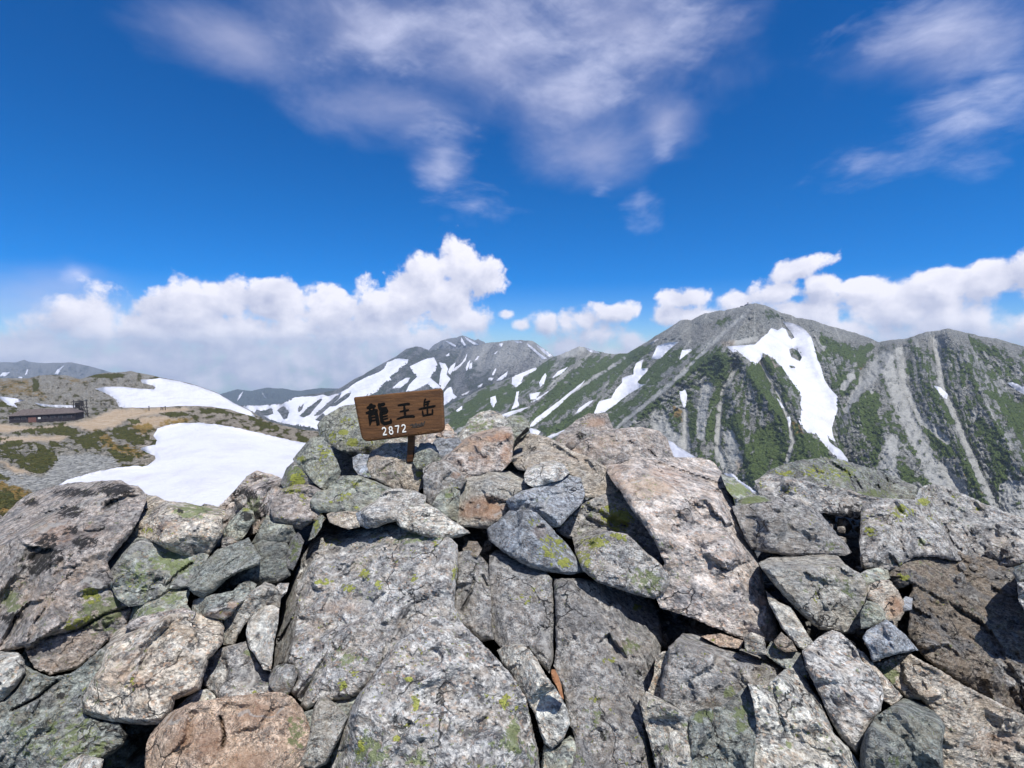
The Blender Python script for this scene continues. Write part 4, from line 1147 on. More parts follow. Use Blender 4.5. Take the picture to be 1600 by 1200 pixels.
    # boundary vertices are the first nb points unless the triangulation merged some
    rimi = np.where(e < 1e-4)[0]
    ang_order = []
    eidx = []
    for q in edge:
        eidx.append(rimi[np.argmin(((P[rimi] - q) ** 2).sum(1))])
    eidx = [v for i, v in enumerate(eidx) if v != eidx[i - 1]]
    ring0 = X[eidx]
    pe = P[eidx]
    rings = []
    for s_, g_ in ((0.35, 0.996), (1.0, 0.90)):
        q = c + (pe - c) * g_
        q = q + _rs.normal(size=q.shape) * 0.5
        tt = t[eidx] + thick * s_ + 0.012 * rng.normal(size=len(eidx))
        if s_ == 1.0: tt = np.maximum(tt, t.max() + 0.03)          # the back always lies behind the deepest dent of the front
        rings.append(ray(q[:, 0], q[:, 1]) * tt[:, None])
    cap = (ray(*c) * (max(t.max() + 0.03, float(np.mean(t[eidx])) + thick) + thick * 0.25))[None]
    V = np.concatenate([X] + rings + [cap])
    m = len(eidx)
    idx0 = np.array(eidx); off = len(X)
    i1 = np.arange(m); i2 = (i1 + 1) % m
    faces = [F]
    a, b = idx0[i1], idx0[i2]
    r1, r2 = off + i1, off + i2
    faces.append(np.stack([a, b, r2], -1)); faces.append(np.stack([a, r2, r1], -1))
    s1, s2 = off + m + i1, off + m + i2
    faces.append(np.stack([r1, r2, s2], -1)); faces.append(np.stack([r1, s2, s1], -1))
    faces.append(np.stack([s1, s2, np.full(m, off + 2 * m)], -1))
    side = np.concatenate(faces[1:])
    F_all = np.concatenate([F, side])
    V = V + (0, 0, EYE)
    # make side faces point outwards
    cen = V.mean(0)
    A, B, C = V[side[:, 0]], V[side[:, 1]], V[side[:, 2]]
    nrm = np.cross(B - A, C - A)
    if (nrm * ((A + B + C) / 3 - cen)).sum(1).mean() < 0:
        F_all[len(F):] = F_all[len(F):][:, ::-1]
    at = {kk: np.zeros(len(V)) for kk in ('yellow', 'black', 'rust', 'green')}
    for sp in spots:
        kind, sx, sy, r = sp[:4]
        ry = sp[4] if len(sp) > 4 else r
        st = sp[5] if len(sp) > 5 else 1.0
        q = np.hypot((P[:, 0] - sx) / r, (P[:, 1] - sy) / ry)
        q = q + 0.35 * fbm(np.stack([P[:, 0] / (r * 0.8 + 3), P[:, 1] / (r * 0.8 + 3), P[:, 0] * 0 + k], -1), 3, 0.6)
        at[kind][:len(P)] = np.maximum(at[kind][:len(P)], st * smooth01(1.35 - q))
    org = cen.copy(); org[2] = V[:, 2].min()
    o = mesh_from(name, V, F_all, MAT_ROCK, True, at, origin=org)
    try:
        o.data.set_sharp_from_angle(angle=R(30))
    except Exception:
        pass
    link(o)
    o['seed'] = float(k % 37) * 0.37
    tn = np.array(TINTS[tint]) * bright * 1.08 * rng.uniform(0.95, 1.06)
    o['tint'] = [float(v) for v in tn]
    o['grain_size'] = float(rng.choice([0.6, 0.8, 1.0, 1.25, 1.5])); o['contrast'] = float(rng.uniform(0.34, 0.70))
    o['lichen'] = float(lichen); o['grime'] = float(grime); o['warm'] = float(warm); o['foliated'] = float(fol)
    return tag(o, label, cat, group_)

Y_, B_, U_, G_ = 'yellow', 'black', 'rust', 'green'
UP = (0.05, -0.20, 1.0)          # a nearly level top face
FRONT = (0.0, -1.0, 0.25)
# --- left side of the pile
rock('huge pinkish boulder crusted with black lichen at the left edge', [(-60, 840), (0, 814), (22, 792), (42, 775), (75, 764), (110, 757), (150, 754), (187, 752), (203, 760), (215, 761), (228, 773), (222, 795),
     (208, 825), (196, 842), (178, 862), (166, 880), (175, 905), (195, 935), (203, 955), (196, 978), (182, 992), (165, 1002), (148, 1018), (122, 1042), (78, 1052), (55, 1042),
     (45, 1025), (38, 1010), (0, 1017), (-60, 1020)], 0.10, 'pink', (-0.10, -0.42, 0.9), [(40, 985, -0.1, -1.0, 0.35), (160, 960, 0.5, -0.8, 0.5), (60, 790, -0.5, 0.2, 0.9), (165, 880, 0.8, -0.5, 0.5)], 4, 0.5,
     spots=[(B_, 65, 870, 45, 20), (B_, 60, 888, 30, 14), (B_, 75, 845, 22, 14), (B_, 135, 848, 26, 12), (B_, 170, 786, 12, 8), (B_, 180, 765, 34, 12), (B_, 120, 770, 40, 10), (B_, 110, 800, 26, 12),
            (B_, 20, 965, 26, 12), (B_, 50, 785, 16, 8), (B_, 110, 830, 16, 10), (Y_, 115, 975, 22, 14), (Y_, 140, 928, 15, 16), (Y_, 138, 968, 12, 9), (G_, 160, 960, 40, 40), (G_, 20, 940, 20, 18),
            (U_, 80, 830, 50, 30, .7), (U_, 60, 940, 60, 40, .6), (U_, 150, 830, 30, 18, .6), (U_, 110, 900, 50, 30, .5)], lichen=0.25, grime=0.85, warm=0.35, rough=1.5, cracks=[[(60, 1000), (120, 985), (165, 960), (200, 950)]])
rock('tan and green boulder split off beside the huge lichen crusted one', [(229, 774), (245, 778), (262, 785), (290, 788), (310, 792), (345, 794), (352, 800), (345, 815), (348, 830), (335, 850), (325, 865),
     (318, 878), (300, 872), (270, 860), (240, 845), (215, 838), (205, 840), (206, 828), (212, 810), (223, 792)], 0.10, 'tan', (0.08, -0.3, 1), [(275, 838, 0.25, -1, -0.15), (225, 830, -0.2, -1, 0.1)], 4, 0.16,
     spots=[(G_, 300, 800, 40, 14), (Y_, 232, 829, 14, 6), (B_, 282, 799, 6), (U_, 260, 825, 30, 14, .5), (U_, 312, 872, 9, 6)], warm=0.4, grime=0.7, rough=1.2)
rock('green stained slab under the ledge with a long crack', [(160, 880), (178, 862), (200, 838), (230, 835), (262, 845), (300, 858), (325, 868), (312, 890), (305, 905), (300, 915), (265, 919), (245, 934), (225, 942),
     (202, 946), (185, 935), (170, 905)], -0.02, 'slate', (0.12, -0.42, 0.9), [], 3, 0.3, spots=[(G_, 270, 880, 40, 24), (G_, 215, 900, 30, 30, .6)], cracks=[[(300, 880), (280, 895), (262, 915)]], grime=0.9, warm=0.3)
rock('narrow mossy stone strip below the long crack', [(203, 948), (225, 944), (246, 936), (266, 921), (298, 916), (294, 926), (290, 945), (300, 955), (275, 957), (255, 957), (230, 967), (204, 974)], -0.04, 'green', None, [], 3, 0.2,
     spots=[(G_, 230, 955, 30, 10), (G_, 270, 935, 20, 10)])
rock('black speckled rock poking up against the snow', [(345, 792), (358, 778), (375, 760), (388, 745), (402, 737), (415, 741), (430, 745), (443, 752), (440, 765), (433, 790), (425, 805), (412, 815), (400, 830), (380, 840),
     (365, 840), (352, 830), (346, 812)], 0.04, 'pink', (0.0, -0.6, 0.8), [(405, 770, -0.8, -0.5, 0.5), (420, 790, 0.3, -1, 0.2)], 5, 0.4,
     spots=[(B_, 380, 775, 26, 18, 1.0), (B_, 405, 800, 20, 18, .9), (B_, 420, 760, 16, 12, .8), (G_, 390, 790, 22, 18), (U_, 430, 755, 14, 8, .6)], rough=2.0, grime=0.7)
rock('small wedge with a black cap below the black speckled rock', [(347, 833), (362, 815), (382, 794), (394, 800), (396, 812), (385, 830), (372, 848), (352, 840)], 0.08, 'green', (-0.5, -0.4, 0.8), [(378, 815, 0.8, -0.6, 0.1)], 2, 0.2,
     spots=[(B_, 386, 805, 12, 10), (Y_, 384, 796, 8, 4)])
rock('thumb sized brown stone tucked above the pale slate slab', [(349, 842), (360, 840), (373, 848), (358, 857), (348, 853)], 0.04, 'brown', None, [], 2, 0.1, step=2.0)
rock('smooth pale slate slab leaning left of the great central slab', [(300, 905), (315, 885), (342, 860), (375, 848), (388, 842), (393, 852), (406, 872), (404, 881), (390, 885), (370, 893), (352, 904), (335, 921), (318, 934),
     (305, 928), (293, 915)], 0.13, 'slate', (-0.25, -0.30, 0.9), [(345, 905, 0.3, -1, 0.05)], 1, 0.12, rough=0.45, lichen=0.0, grime=0.1, warm=0.05, fol=0.9, rim=5, rimd=0.02, bright=1.15)
rock('dark layered slate block with a broken front edge', [(395, 853), (408, 845), (432, 842), (447, 850), (452, 862), (445, 868), (451, 873), (452, 898), (440, 905), (412, 914), (395, 916), (370, 925), (340, 935), (330, 930), (345, 905),
     (380, 885), (404, 880), (404, 868)], 0.06, 'slate', (0.0, -0.25, 1), [(420, 873, 0.1, -1, 0.25), (360, 905, -0.1, -1, 0.1)], 3, 0.25, rough=0.8, fol=0.9, grime=0.4, bright=0.9)
rock('dark stone with a rusty underside edge below the pale slate slab', [(302, 950), (303, 940), (320, 934), (345, 929), (365, 925), (375, 915), (390, 908), (399, 914), (396, 922), (385, 935), (370, 945), (360, 960), (350, 967),
     (320, 961), (303, 958)], 0.09, 'slate', (-0.1, -0.4, 0.9), [(350, 952, 0.1, -1, 0.2)], 3, 0.2, spots=[(U_, 345, 960, 30, 6, 1.2), (U_, 365, 945, 14, 10, .8)], fol=0.7)
rock('pale granular block beside the leaf shaped stone', [(350, 1006), (350, 972), (365, 947), (388, 930), (415, 911), (428, 916), (436, 927), (436, 948), (420, 952), (403, 954), (390, 962), (378, 978), (370, 992), (364, 1009)], 0.08, 'pale',
     (-0.15, -0.45, 0.9), [(380, 960, 0.9, -0.7, 0.25)], 3, 0.25, lichen=0.1, grime=0.2, warm=0.35)
rock('leaf shaped pale stone standing against the great central slab', [(386, 988), (390, 970), (400, 956), (410, 950), (425, 947), (434, 952), (432, 975), (426, 1005), (421, 1048), (414, 1045), (400, 1022), (390, 1010)], 0.10, 'pale',
     (-0.25, -0.5, 0.85), [], 4, 0.2, lichen=0.05, grime=0.15, warm=0.45)
rock('medium grey stone under the leaf shaped one', [(317, 1048), (322, 1032), (350, 1013), (385, 1004), (395, 1018), (405, 1040), (418, 1050), (428, 1075), (425, 1086), (400, 1088), (362, 1094), (345, 1094), (335, 1080), (320, 1070)], 0.0, 'grey',
     (0.05, -0.45, 0.9), [(340, 1070, -0.6, -0.8, 0.3)], 4, 0.3, grime=0.8, spots=[(G_, 390, 1020, 10, 8), (U_, 405, 1045, 22, 12, .5)])
rock('large square pinkish block in the left foreground', [(131, 1112), (130, 1095), (140, 1072), (160, 1042), (168, 1010), (180, 990), (197, 978), (235, 972), (265, 962), (295, 957), (345, 967), (348, 982), (346, 1005), (324, 1030), (315, 1060),
     (312, 1076), (298, 1082), (272, 1092), (267, 1112), (252, 1130), (220, 1130), (180, 1126), (150, 1120)], 0.16, 'tan', (-0.12, -0.42, 0.9), [(316, 1000, 1.0, -0.6, 0.3), (200, 1112, -0.1, -1, 0.15), (255, 1095, 0.4, -1, 0.2)], 4, 0.3,
     spots=[(U_, 190, 1060, 50, 30, .7), (U_, 230, 1040, 60, 40, .4), (Y_, 205, 1070, 16, 10, .5)], lichen=0.12, grime=0.25, warm=0.35, rough=1.1)
rock('thin pinkish stone lying along the back of the square block', [(197, 980), (204, 972), (225, 965), (250, 958), (290, 952), (304, 958), (300, 966), (265, 968), (235, 976), (205, 985)], 0.10, 'pink', (-0.1, -0.3, 1), [], 2, 0.12, warm=0.5)
rock('broad orange tinged boulder at the bottom left', [(226, 1240), (229, 1175), (233, 1155), (255, 1125), (272, 1112), (300, 1100), (340, 1093), (405, 1085), (436, 1083), (455, 1090), (470, 1107), (480, 1130), (485, 1145), (476, 1170), (472, 1240)], 0.20,
     'orange', (-0.06, -0.40, 0.9), [(265, 1128, -0.9, -0.1, 0.9), (458, 1140, 0.9, -0.5, 0.5)], 4, 0.4, spots=[(U_, 320, 1150, 60, 50, .55), (U_, 400, 1120, 60, 30, .5), (U_, 385, 1190, 40, 30, .7), (G_, 462, 1150, 14, 40, .8)],
     lichen=0.05, grime=0.15, warm=0.6, rough=1.0, cracks=[[(345, 1120), (352, 1150), (348, 1168)]])
rock('pale green triangular slab wedged upright at the bottom', [(468, 1197), (485, 1150), (492, 1108), (500, 1089), (512, 1092), (542, 1120), (530, 1150), (508, 1192), (492, 1200)], 0.12, 'pale', (0.15, -0.35, 0.9), [(510, 1180, 0.4, -1, 0.1)], 2, 0.1,
     lichen=0.15, grime=0.15, warm=0.05, fol=0.6, rim=5, rimd=0.02)
rock('fist sized dark grey stone in the pocket by the central slab', [(422, 1055), (430, 1043), (445, 1039), (458, 1041), (463, 1053), (457, 1072), (448, 1087), (432, 1084), (422, 1070)], 0.07, 'dark', (-0.2, -0.3, 1), [(440, 1062, 0.5, -0.9, 0.3)], 3, 0.15, bright=1.4)
rock('light grey stone cut by the left edge of the photo', [(-60, 1014), (0, 1020), (28, 1022), (36, 1032), (38, 1050), (25, 1070), (5, 1092), (-60, 1118)], 0.03, 'pale', (-0.2, -0.4, 0.9), [(20, 1050, 0.8, -0.5, 0.3)], 3, 0.3, grime=0.2, lichen=0.1)
rock('long mossy grey ledge sloping down to the bottom left corner', [(28, 1030), (55, 1046), (80, 1056), (110, 1050), (128, 1038), (152, 1015), (172, 1004), (166, 1030), (150, 1060), (132, 1090), (134, 1113), (160, 1124), (190, 1128), (202, 1148),
     (196, 1165), (175, 1180), (150, 1195), (128, 1208), (125, 1240), (-60, 1240), (-60, 1105), (5, 1090), (25, 1070), (36, 1050)], 0.0, 'slate', (-0.10, -0.5, 0.85), [(170, 1160, 0.6, -1, 0.1), (60, 1140, -0.3, -0.5, 0.8)], 4, 0.45,
     spots=[(G_, 110, 1160, 60, 50, .8), (G_, 40, 1150, 40, 40, .5), (B_, 94, 1086, 8, 9), (B_, 55, 1100, 26, 12, .5)], rough=1.6, grime=0.7, fol=0.8, cracks=[[(90, 1065), (60, 1090), (20, 1110)]])
rock('pale green wedge at the very bottom near the left corner', [(84, 1240), (100, 1197), (128, 1180), (150, 1186), (160, 1186), (152, 1240)], 0.10, 'pale', (-0.3, -0.4, 0.9), [], 2, 0.2, grime=0.1, lichen=0.2)
rock('shaded dark stone in the black hollow between the tan blocks', [(188, 1240), (200, 1190), (228, 1158), (233, 1180), (230, 1240)], -0.16, 'dark', None, [], 2, 0.2)
rock('little pale stone between the square block and the orange boulder', [(262, 1128), (270, 1108), (290, 1088), (312, 1076), (326, 1074), (346, 1092), (320, 1099), (300, 1104)], -0.02, 'pale', None, [], 3, 0.2, grime=0.3)
# --- great slabs in the middle
rock('great central slab dotted with yellow lichen', [(425, 1048), (428, 1010), (434, 965), (440, 940), (452, 908), (472, 866), (490, 835), (505, 812), (514, 800), (528, 815), (552, 824), (590, 820), (617, 814), (660, 826), (700, 834), (717, 850),
     (718, 885), (714, 920), (712, 945), (730, 985), (700, 1012), (640, 1045), (600, 1090), (560, 1099), (540, 1094), (515, 1090), (492, 1100), (474, 1100), (462, 1092), (450, 1080), (462, 1062), (455, 1042), (437, 1038)], 0.03, 'grey',
     (-0.14, -0.46, 0.9), [(478, 900, -1.0, -0.45, 0.5), (700, 900, 0.7, -0.45, 0.8), (560, 840, -0.1, -0.15, 1)], 3, 0.5,
     spots=[(Y_, 508, 910, 16, 6), (Y_, 545, 918, 14, 8), (Y_, 570, 895, 8, 7), (Y_, 592, 915, 8, 8), (Y_, 645, 905, 8, 9), (Y_, 710, 895, 6, 18), (Y_, 520, 848, 22, 10, .6), (Y_, 588, 838, 14, 8, .6), (Y_, 682, 850, 5, 4), (G_, 650, 840, 40, 12, .9),
            (U_, 530, 950, 40, 18, .7), (U_, 500, 985, 40, 30, .55), (U_, 570, 875, 14, 8, .5), (U_, 480, 940, 30, 40, .4), (B_, 505, 1010, 30, 16, .4), (G_, 570, 930, 22, 16, .6)], lichen=0.3, grime=0.75, warm=0.3, rough=1.2)
rock('rounded shoulder block in front of the great central slab', [(452, 1086), (460, 1062), (475, 1025), (490, 990), (510, 963), (530, 951), (562, 956), (602, 1000), (592, 1040), (576, 1065), (560, 1085), (545, 1092), (520, 1093), (496, 1096), (478, 1108),
     (462, 1102)], 0.07, 'grey', (-0.22, -0.42, 0.9), [(540, 1040, 0.1, -0.8, 0.55), (500, 1000, -0.9, -0.4, 0.5)], 3, 0.3, spots=[(Y_, 536, 1070, 9, 11), (Y_, 552, 1054, 9, 7), (G_, 540, 1030, 40, 20, .6), (U_, 555, 975, 18, 8, .5), (B_, 540, 1080, 30, 12, .4)],
     grime=0.7, rough=1.4)
rock('big lower central boulder with green lichen at the bottom edge', [(512, 1240), (520, 1180), (545, 1120), (557, 1093), (582, 1062), (602, 1030), (622, 1005), (650, 985), (672, 961), (692, 957), (712, 966), (722, 977), (747, 1002), (772, 1027), (790, 1047),
     (806, 1068), (820, 1092), (828, 1130), (838, 1170), (848, 1240)], 0.16, 'grey', (-0.06, -0.42, 0.9), [(560, 1110, -0.9, -0.35, 0.6), (815, 1120, 1.0, -0.35, 0.5), (680, 975, 0.0, 0.1, 1)], 3, 0.45,
     spots=[(Y_, 650, 1095, 7, 14), (Y_, 638, 1062, 7, 8), (Y_, 658, 1068, 6, 8), (Y_, 790, 1095, 9, 14), (Y_, 565, 1165, 8, 14, .8), (Y_, 620, 1155, 8, 6), (Y_, 593, 1115, 6, 8, .8), (G_, 580, 1170, 34, 30, .9), (G_, 655, 1185, 26, 18, .9), (G_, 800, 1150, 14, 40, .7),
            (B_, 700, 1005, 40, 12, .45), (B_, 650, 1190, 26, 14, .6), (U_, 700, 1040, 40, 20, .35)], lichen=0.4, grime=0.6, rough=1.2)
rock('narrow broken strip stone between the two tall slabs', [(717, 864), (730, 860), (752, 872), (764, 888), (765, 930), (766, 975), (770, 998), (752, 1001), (736, 987), (722, 972), (702, 958), (713, 938), (716, 905)], 0.01, 'grey', (0.1, -0.5, 0.85),
     [(738, 920, -0.5, -0.6, 0.6)], 3, 0.3, cracks=[[(755, 900), (762, 915)], [(722, 955), (735, 930), (742, 905)]], grime=0.7, warm=0.3)
rock('upright speckled slab left of the long vertical crack', [(767, 868), (775, 861), (790, 863), (800, 874), (820, 878), (840, 885), (852, 895), (860, 905), (862, 930), (865, 970), (864, 1000), (862, 1030), (858, 1050), (845, 1035), (825, 1012), (800, 1008),
     (785, 1012), (775, 1000), (768, 985), (765, 940), (766, 900)], 0.04, 'grey', (-0.02, -0.50, 0.88), [(782, 950, -1.0, -0.5, 0.4), (850, 960, 0.8, -0.5, 0.6)], 3, 0.4, spots=[(Y_, 820, 935, 14, 12, .5), (Y_, 838, 920, 10, 6, .5), (B_, 800, 900, 14, 8, .4)], grime=0.6)
rock('tall speckled slab right of the long vertical crack', [(867, 905), (900, 905), (940, 911), (970, 920), (1000, 929), (1015, 935), (1022, 950), (1030, 975), (1033, 1000), (1030, 1020), (1035, 1050), (1025, 1075), (1010, 1085), (1000, 1090), (1005, 1110),
     (1014, 1150), (1022, 1240), (888, 1240), (892, 1180), (900, 1150), (892, 1130), (887, 1100), (882, 1075), (873, 1055), (868, 1040), (871, 1010), (870, 960)], 0.05, 'grey', (0.08, -0.46, 0.9),
     [(985, 1120, 0.9, -0.4, 0.5), (890, 1000, -0.7, -0.4, 0.8), (930, 925, 0, 0.0, 1)], 3, 0.4,
     spots=[(B_, 1002, 1042, 26, 30, .5), (G_, 985, 1010, 22, 16), (Y_, 995, 948, 7, 7), (Y_, 928, 1094, 8, 8), (Y_, 954, 1030, 12, 6, .6), (B_, 915, 918, 26, 14, .5), (B_, 925, 985, 26, 14, .4), (G_, 930, 1120, 22, 16, .6), (Y_, 975, 1190, 16, 10, .6), (U_, 970, 1010, 18, 14, .6),
            (B_, 945, 1150, 14, 14, .5)], lichen=0.35, grime=0.7, rough=1.2)
rock('pale elongated stone wedged in the lower crack', [(779, 1016), (790, 1010), (812, 1008), (825, 1015), (836, 1030), (850, 1055), (862, 1070), (875, 1090), (885, 1110), (889, 1130), (878, 1155), (862, 1169), (852, 1160), (845, 1140), (838, 1115), (822, 1090),
     (808, 1068), (800, 1050), (787, 1035)], 0.17, 'pale', (0.12, -0.40, 0.9), [(850, 1105, -0.1, -0.9, 0.5), (815, 1060, -1, -0.5, 0.3)], 3, 0.16, lichen=0.1, grime=0.2, spots=[(U_, 862, 1100, 20, 6, .6)])
rock('greenish stone half hidden below the pale elongated one', [(846, 1240), (848, 1195), (852, 1163), (865, 1170), (880, 1160), (892, 1150), (904, 1170), (925, 1200), (922, 1240)], 0.0, 'green', (0.1, -0.4, 0.9), [], 3, 0.2, bright=1.2)
rock('mossy dark chip in the hole under the rounded shoulder block', [(522, 1099), (545, 1092), (562, 1086), (557, 1106), (543, 1122), (530, 1110)], 0.02, 'green', None, [], 2, 0.15)
rock('sliver of green stone left of the triangular slab', [(474, 1114), (490, 1110), (492, 1130), (484, 1152), (476, 1135)], 0.04, 'green', None, [], 2, 0.15)
# --- the cairn round the sign
rock('grey green rock with two bright yellow lichen patches behind the sign', [(498, 665), (505, 655), (520, 645), (537, 636), (557, 633), (590, 640), (620, 655), (640, 680), (625, 690), (605, 700), (585, 708), (562, 711), (542, 706), (525, 698), (513, 690),
     (500, 678)], 0.14, 'green', (-0.3, -0.5, 0.85), [(560, 692, 0.1, -1, 0.0)], 3, 0.3, spots=[(Y_, 536, 675, 10, 5, 1.6), (Y_, 549, 691, 11, 7, 1.6), (Y_, 525, 690, 14, 5, .7), (Y_, 545, 660, 20, 10, .45), (Y_, 530, 680, 22, 12, .5)], lichen=0.4, depth=2.95, warm=0.0, bright=1.1)
rock('grey triangular rock flecked with lichen at the left end of the cairn', [(459, 718), (474, 700), (490, 683), (506, 686), (516, 702), (526, 725), (531, 736), (524, 752), (506, 763), (494, 755), (476, 733), (466, 727)], 0.22, 'green', (-0.15, -0.65, 0.8),
     [(520, 735, 0.9, -0.6, 0.2)], 3, 0.25, spots=[(Y_, 472, 717, 9, 6, .9), (Y_, 500, 720, 26, 24, .45), (Y_, 505, 748, 14, 8, .5)], lichen=0.5, warm=0.0, bright=1.1)
rock('small mossy rock in the shade under the triangular rock', [(440, 755), (450, 732), (460, 722), (475, 732), (490, 750), (500, 764), (490, 773), (465, 771), (448, 766)], 0.12, 'dark', (-0.3, -0.5, 0.8), [(470, 750, 0.6, -0.8, 0.1)], 3, 0.2,
     spots=[(Y_, 465, 750, 12, 16, .9), (G_, 460, 745, 20, 20)], bright=1.2)
rock('thick slab with yellow lichen on top and a dark overhang beneath', [(425, 790), (433, 768), (441, 758), (460, 752), (482, 756), (500, 767), (515, 772), (512, 792), (500, 800), (484, 815), (470, 826), (450, 822), (430, 814), (425, 802)], 0.19, 'pink', (-0.15, -0.2, 1),
     [(465, 793, 0.05, -1, -0.25)], 3, 0.25, spots=[(Y_, 458, 765, 20, 8, .9), (Y_, 472, 778, 8, 10, .8), (Y_, 478, 757, 10, 5, .8), (B_, 440, 790, 14, 10, .4)], warm=0.3, grime=0.5)
rock('blocky grey green rock covered in map lichen, centre left of the cairn', [(487, 782), (495, 770), (512, 766), (521, 757), (535, 745), (560, 745), (588, 755), (605, 763), (625, 768), (610, 782), (590, 792), (572, 797), (562, 800), (535, 800), (500, 799), (488, 793)],
     0.19, 'green', (-0.05, -0.4, 0.9), [(540, 782, 0.0, -1, 0.35), (560, 752, 0.3, -0.3, 1)], 3, 0.25, spots=[(Y_, 556, 757, 8, 6, .9), (Y_, 540, 775, 12, 10, .6), (Y_, 556, 794, 7, 5, 1.0), (Y_, 510, 784, 18, 8, .5)], lichen=0.55, warm=0.0)
rock('light grey banded stone at the centre of the cairn front', [(568, 786), (580, 775), (598, 767), (625, 765), (650, 769), (663, 776), (664, 790), (650, 800), (620, 812), (602, 816), (585, 823), (572, 820), (566, 802)], 0.26, 'white', (-0.1, -0.25, 1),
     [(600, 805, 0.3, -1, 0.05), (578, 805, -0.6, -0.9, 0.2)], 3, 0.2, lichen=0.05, grime=0.1, warm=0.02, fol=0.9)
rock('flat disc shaped stone resting on the great central slab', [(619, 811), (626, 800), (645, 790), (662, 786), (680, 796), (700, 811), (720, 824), (733, 832), (715, 838), (690, 841), (670, 838), (645, 830), (625, 821)], 0.27, 'pale', (0.05, -0.32, 1),
     [(680, 832, 0.0, -1, 0.0)], 2, 0.14, lichen=0.1, grime=0.25, warm=0.2, rim=6, rimd=0.03)
rock('brown block with a shaded front face at the foot of the signpost', [(569, 724), (582, 707), (605, 694), (622, 694), (635, 708), (650, 722), (661, 735), (659, 760), (652, 769), (618, 763), (583, 745), (570, 734)], 0.20, 'tan', (-0.35, -0.40, 0.9),
     [(608, 718, 0.45, -1, 0.10)], 1, 0.25, spots=[(Y_, 655, 740, 7, 14, .8), (U_, 600, 705, 26, 12, .6), (G_, 610, 740, 26, 16, .5)], warm=0.4, lichen=0.35)
rock('small blue grey stone left of the brown block', [(553, 716), (562, 711), (575, 712), (570, 726), (578, 745), (562, 742), (554, 730)], 0.12, 'blue', (-0.2, -0.5, 0.8), [], 2, 0.15)
rock('pale stone directly behind the signpost', [(598, 700), (605, 690), (625, 686), (645, 690), (656, 697), (653, 712), (640, 718), (610, 712)], 0.0, 'pale', (0, -0.5, 0.9), [], 2, 0.2, grime=0.2)
rock('grey green stone just right of the signpost', [(647, 722), (651, 705), (658, 694), (672, 694), (682, 708), (690, 718), (682, 727), (665, 731), (652, 731)], 0.10, 'green', (-0.3, -0.6, 0.7), [(668, 712, 0.5, -0.8, 0.4)], 2, 0.2)
rock('dark grey stone behind the grey green one right of the post', [(672, 700), (682, 688), (700, 680), (716, 686), (722, 694), (706, 703), (692, 716), (682, 710)], 0.04, 'blue', None, [], 3, 0.2)
rock('row of brownish rubble right behind the signboard', [(640, 692), (648, 680), (665, 677), (690, 676), (712, 678), (716, 690), (698, 698), (675, 696), (652, 696)], -0.05, 'pink', None, [(660, 684, -.5, -.6, .5)], 4, 0.2, warm=0.4)
rock('reddish stone at the lower right corner of the signboard', [(684, 680), (692, 669), (699, 664), (706, 672), (709, 681), (695, 684)], -0.02, 'orange', None, [], 2, 0.15, warm=1.0)
rock('pale green hump on the cairn skyline right of the signboard', [(710, 694), (722, 675), (735, 656), (750, 646), (768, 643), (785, 651), (793, 663), (791, 677), (765, 690), (735, 705), (714, 702)], 0.02, 'pale', (-0.3, -0.5, 0.85), [(765, 665, 0.5, -0.7, 0.6)], 4, 0.3,
     spots=[(G_, 750, 665, 30, 16, .6)], grime=0.3, lichen=0.2)
rock('grey green stone behind the black upright one', [(789, 658), (798, 652), (815, 651), (824, 658), (827, 668), (815, 682), (800, 688), (789, 682)], 0.0, 'green', (0.1, -0.5, 0.9), [], 3, 0.25, spots=[(G_, 812, 656, 12, 6)])
rock('black upright stone shaped like a bird on the cairn', [(799, 706), (801, 695), (805, 683), (814, 674), (820, 668), (825, 665), (829, 671), (826, 677), (817, 681), (813, 692), (804, 704)], 0.50, 'dark', (-0.2, -1.0, 0.1), [], 2, 0.10, step=2.0,
     lichen=0, grime=0, warm=0, bright=0.12, rim=3, rimd=0.01)
rock('large rust stained boulder at the top of the cairn', [(664, 730), (672, 722), (690, 714), (705, 702), (725, 688), (748, 676), (780, 669), (797, 667), (801, 685), (799, 705), (797, 720), (783, 735), (757, 738), (738, 742), (724, 755), (705, 764), (690, 772), (672, 762),
     (663, 745)], 0.18, 'pink', (-0.2, -0.38, 0.9), [(745, 712, 0.3, -0.9, 0.5), (720, 700, -0.5, -0.1, 1)], 4, 0.3, spots=[(U_, 770, 680, 34, 12, 1.2), (U_, 730, 695, 36, 14, 1.1), (U_, 790, 710, 12, 20, .9), (U_, 750, 720, 40, 14, .5)], lichen=0.05, warm=0.6, rough=1.4)
rock('grey cracked stone under the rust stained boulder', [(663, 732), (676, 724), (698, 722), (714, 735), (728, 750), (718, 764), (704, 764), (690, 778), (672, 790), (664, 775)], 0.24, 'grey', (-0.35, -0.5, 0.8), [(690, 755, 0.4, -1, 0.1)], 3, 0.2, spots=[(U_, 712, 742, 12, 8, .8)], warm=0.2)
rock('small mossy green stone in the notch below the rust stained boulder', [(676, 790), (690, 768), (705, 762), (717, 768), (715, 790), (713, 813), (700, 806), (685, 799)], 0.16, 'green', (-0.1, -0.5, 0.8), [(700, 785, 0.2, -1, 0.1)], 2, 0.2, spots=[(G_, 702, 772, 12, 8)])
rock('square block with a grey top and an orange speckled front', [(710, 808), (713, 785), (716, 770), (730, 750), (742, 739), (780, 737), (815, 737), (824, 746), (834, 760), (802, 775), (797, 795), (780, 812), (762, 824), (740, 822), (712, 820)], 0.26, 'pale', (-0.03, -0.12, 1),
     [(760, 769, 0.0, -1, 0.45)], 3, 0.25, spots=[(U_, 755, 795, 50, 24, 1.1), (B_, 720, 812, 8, 6, .3)], lichen=0.1, grime=0.3, warm=0.15, rim=7)
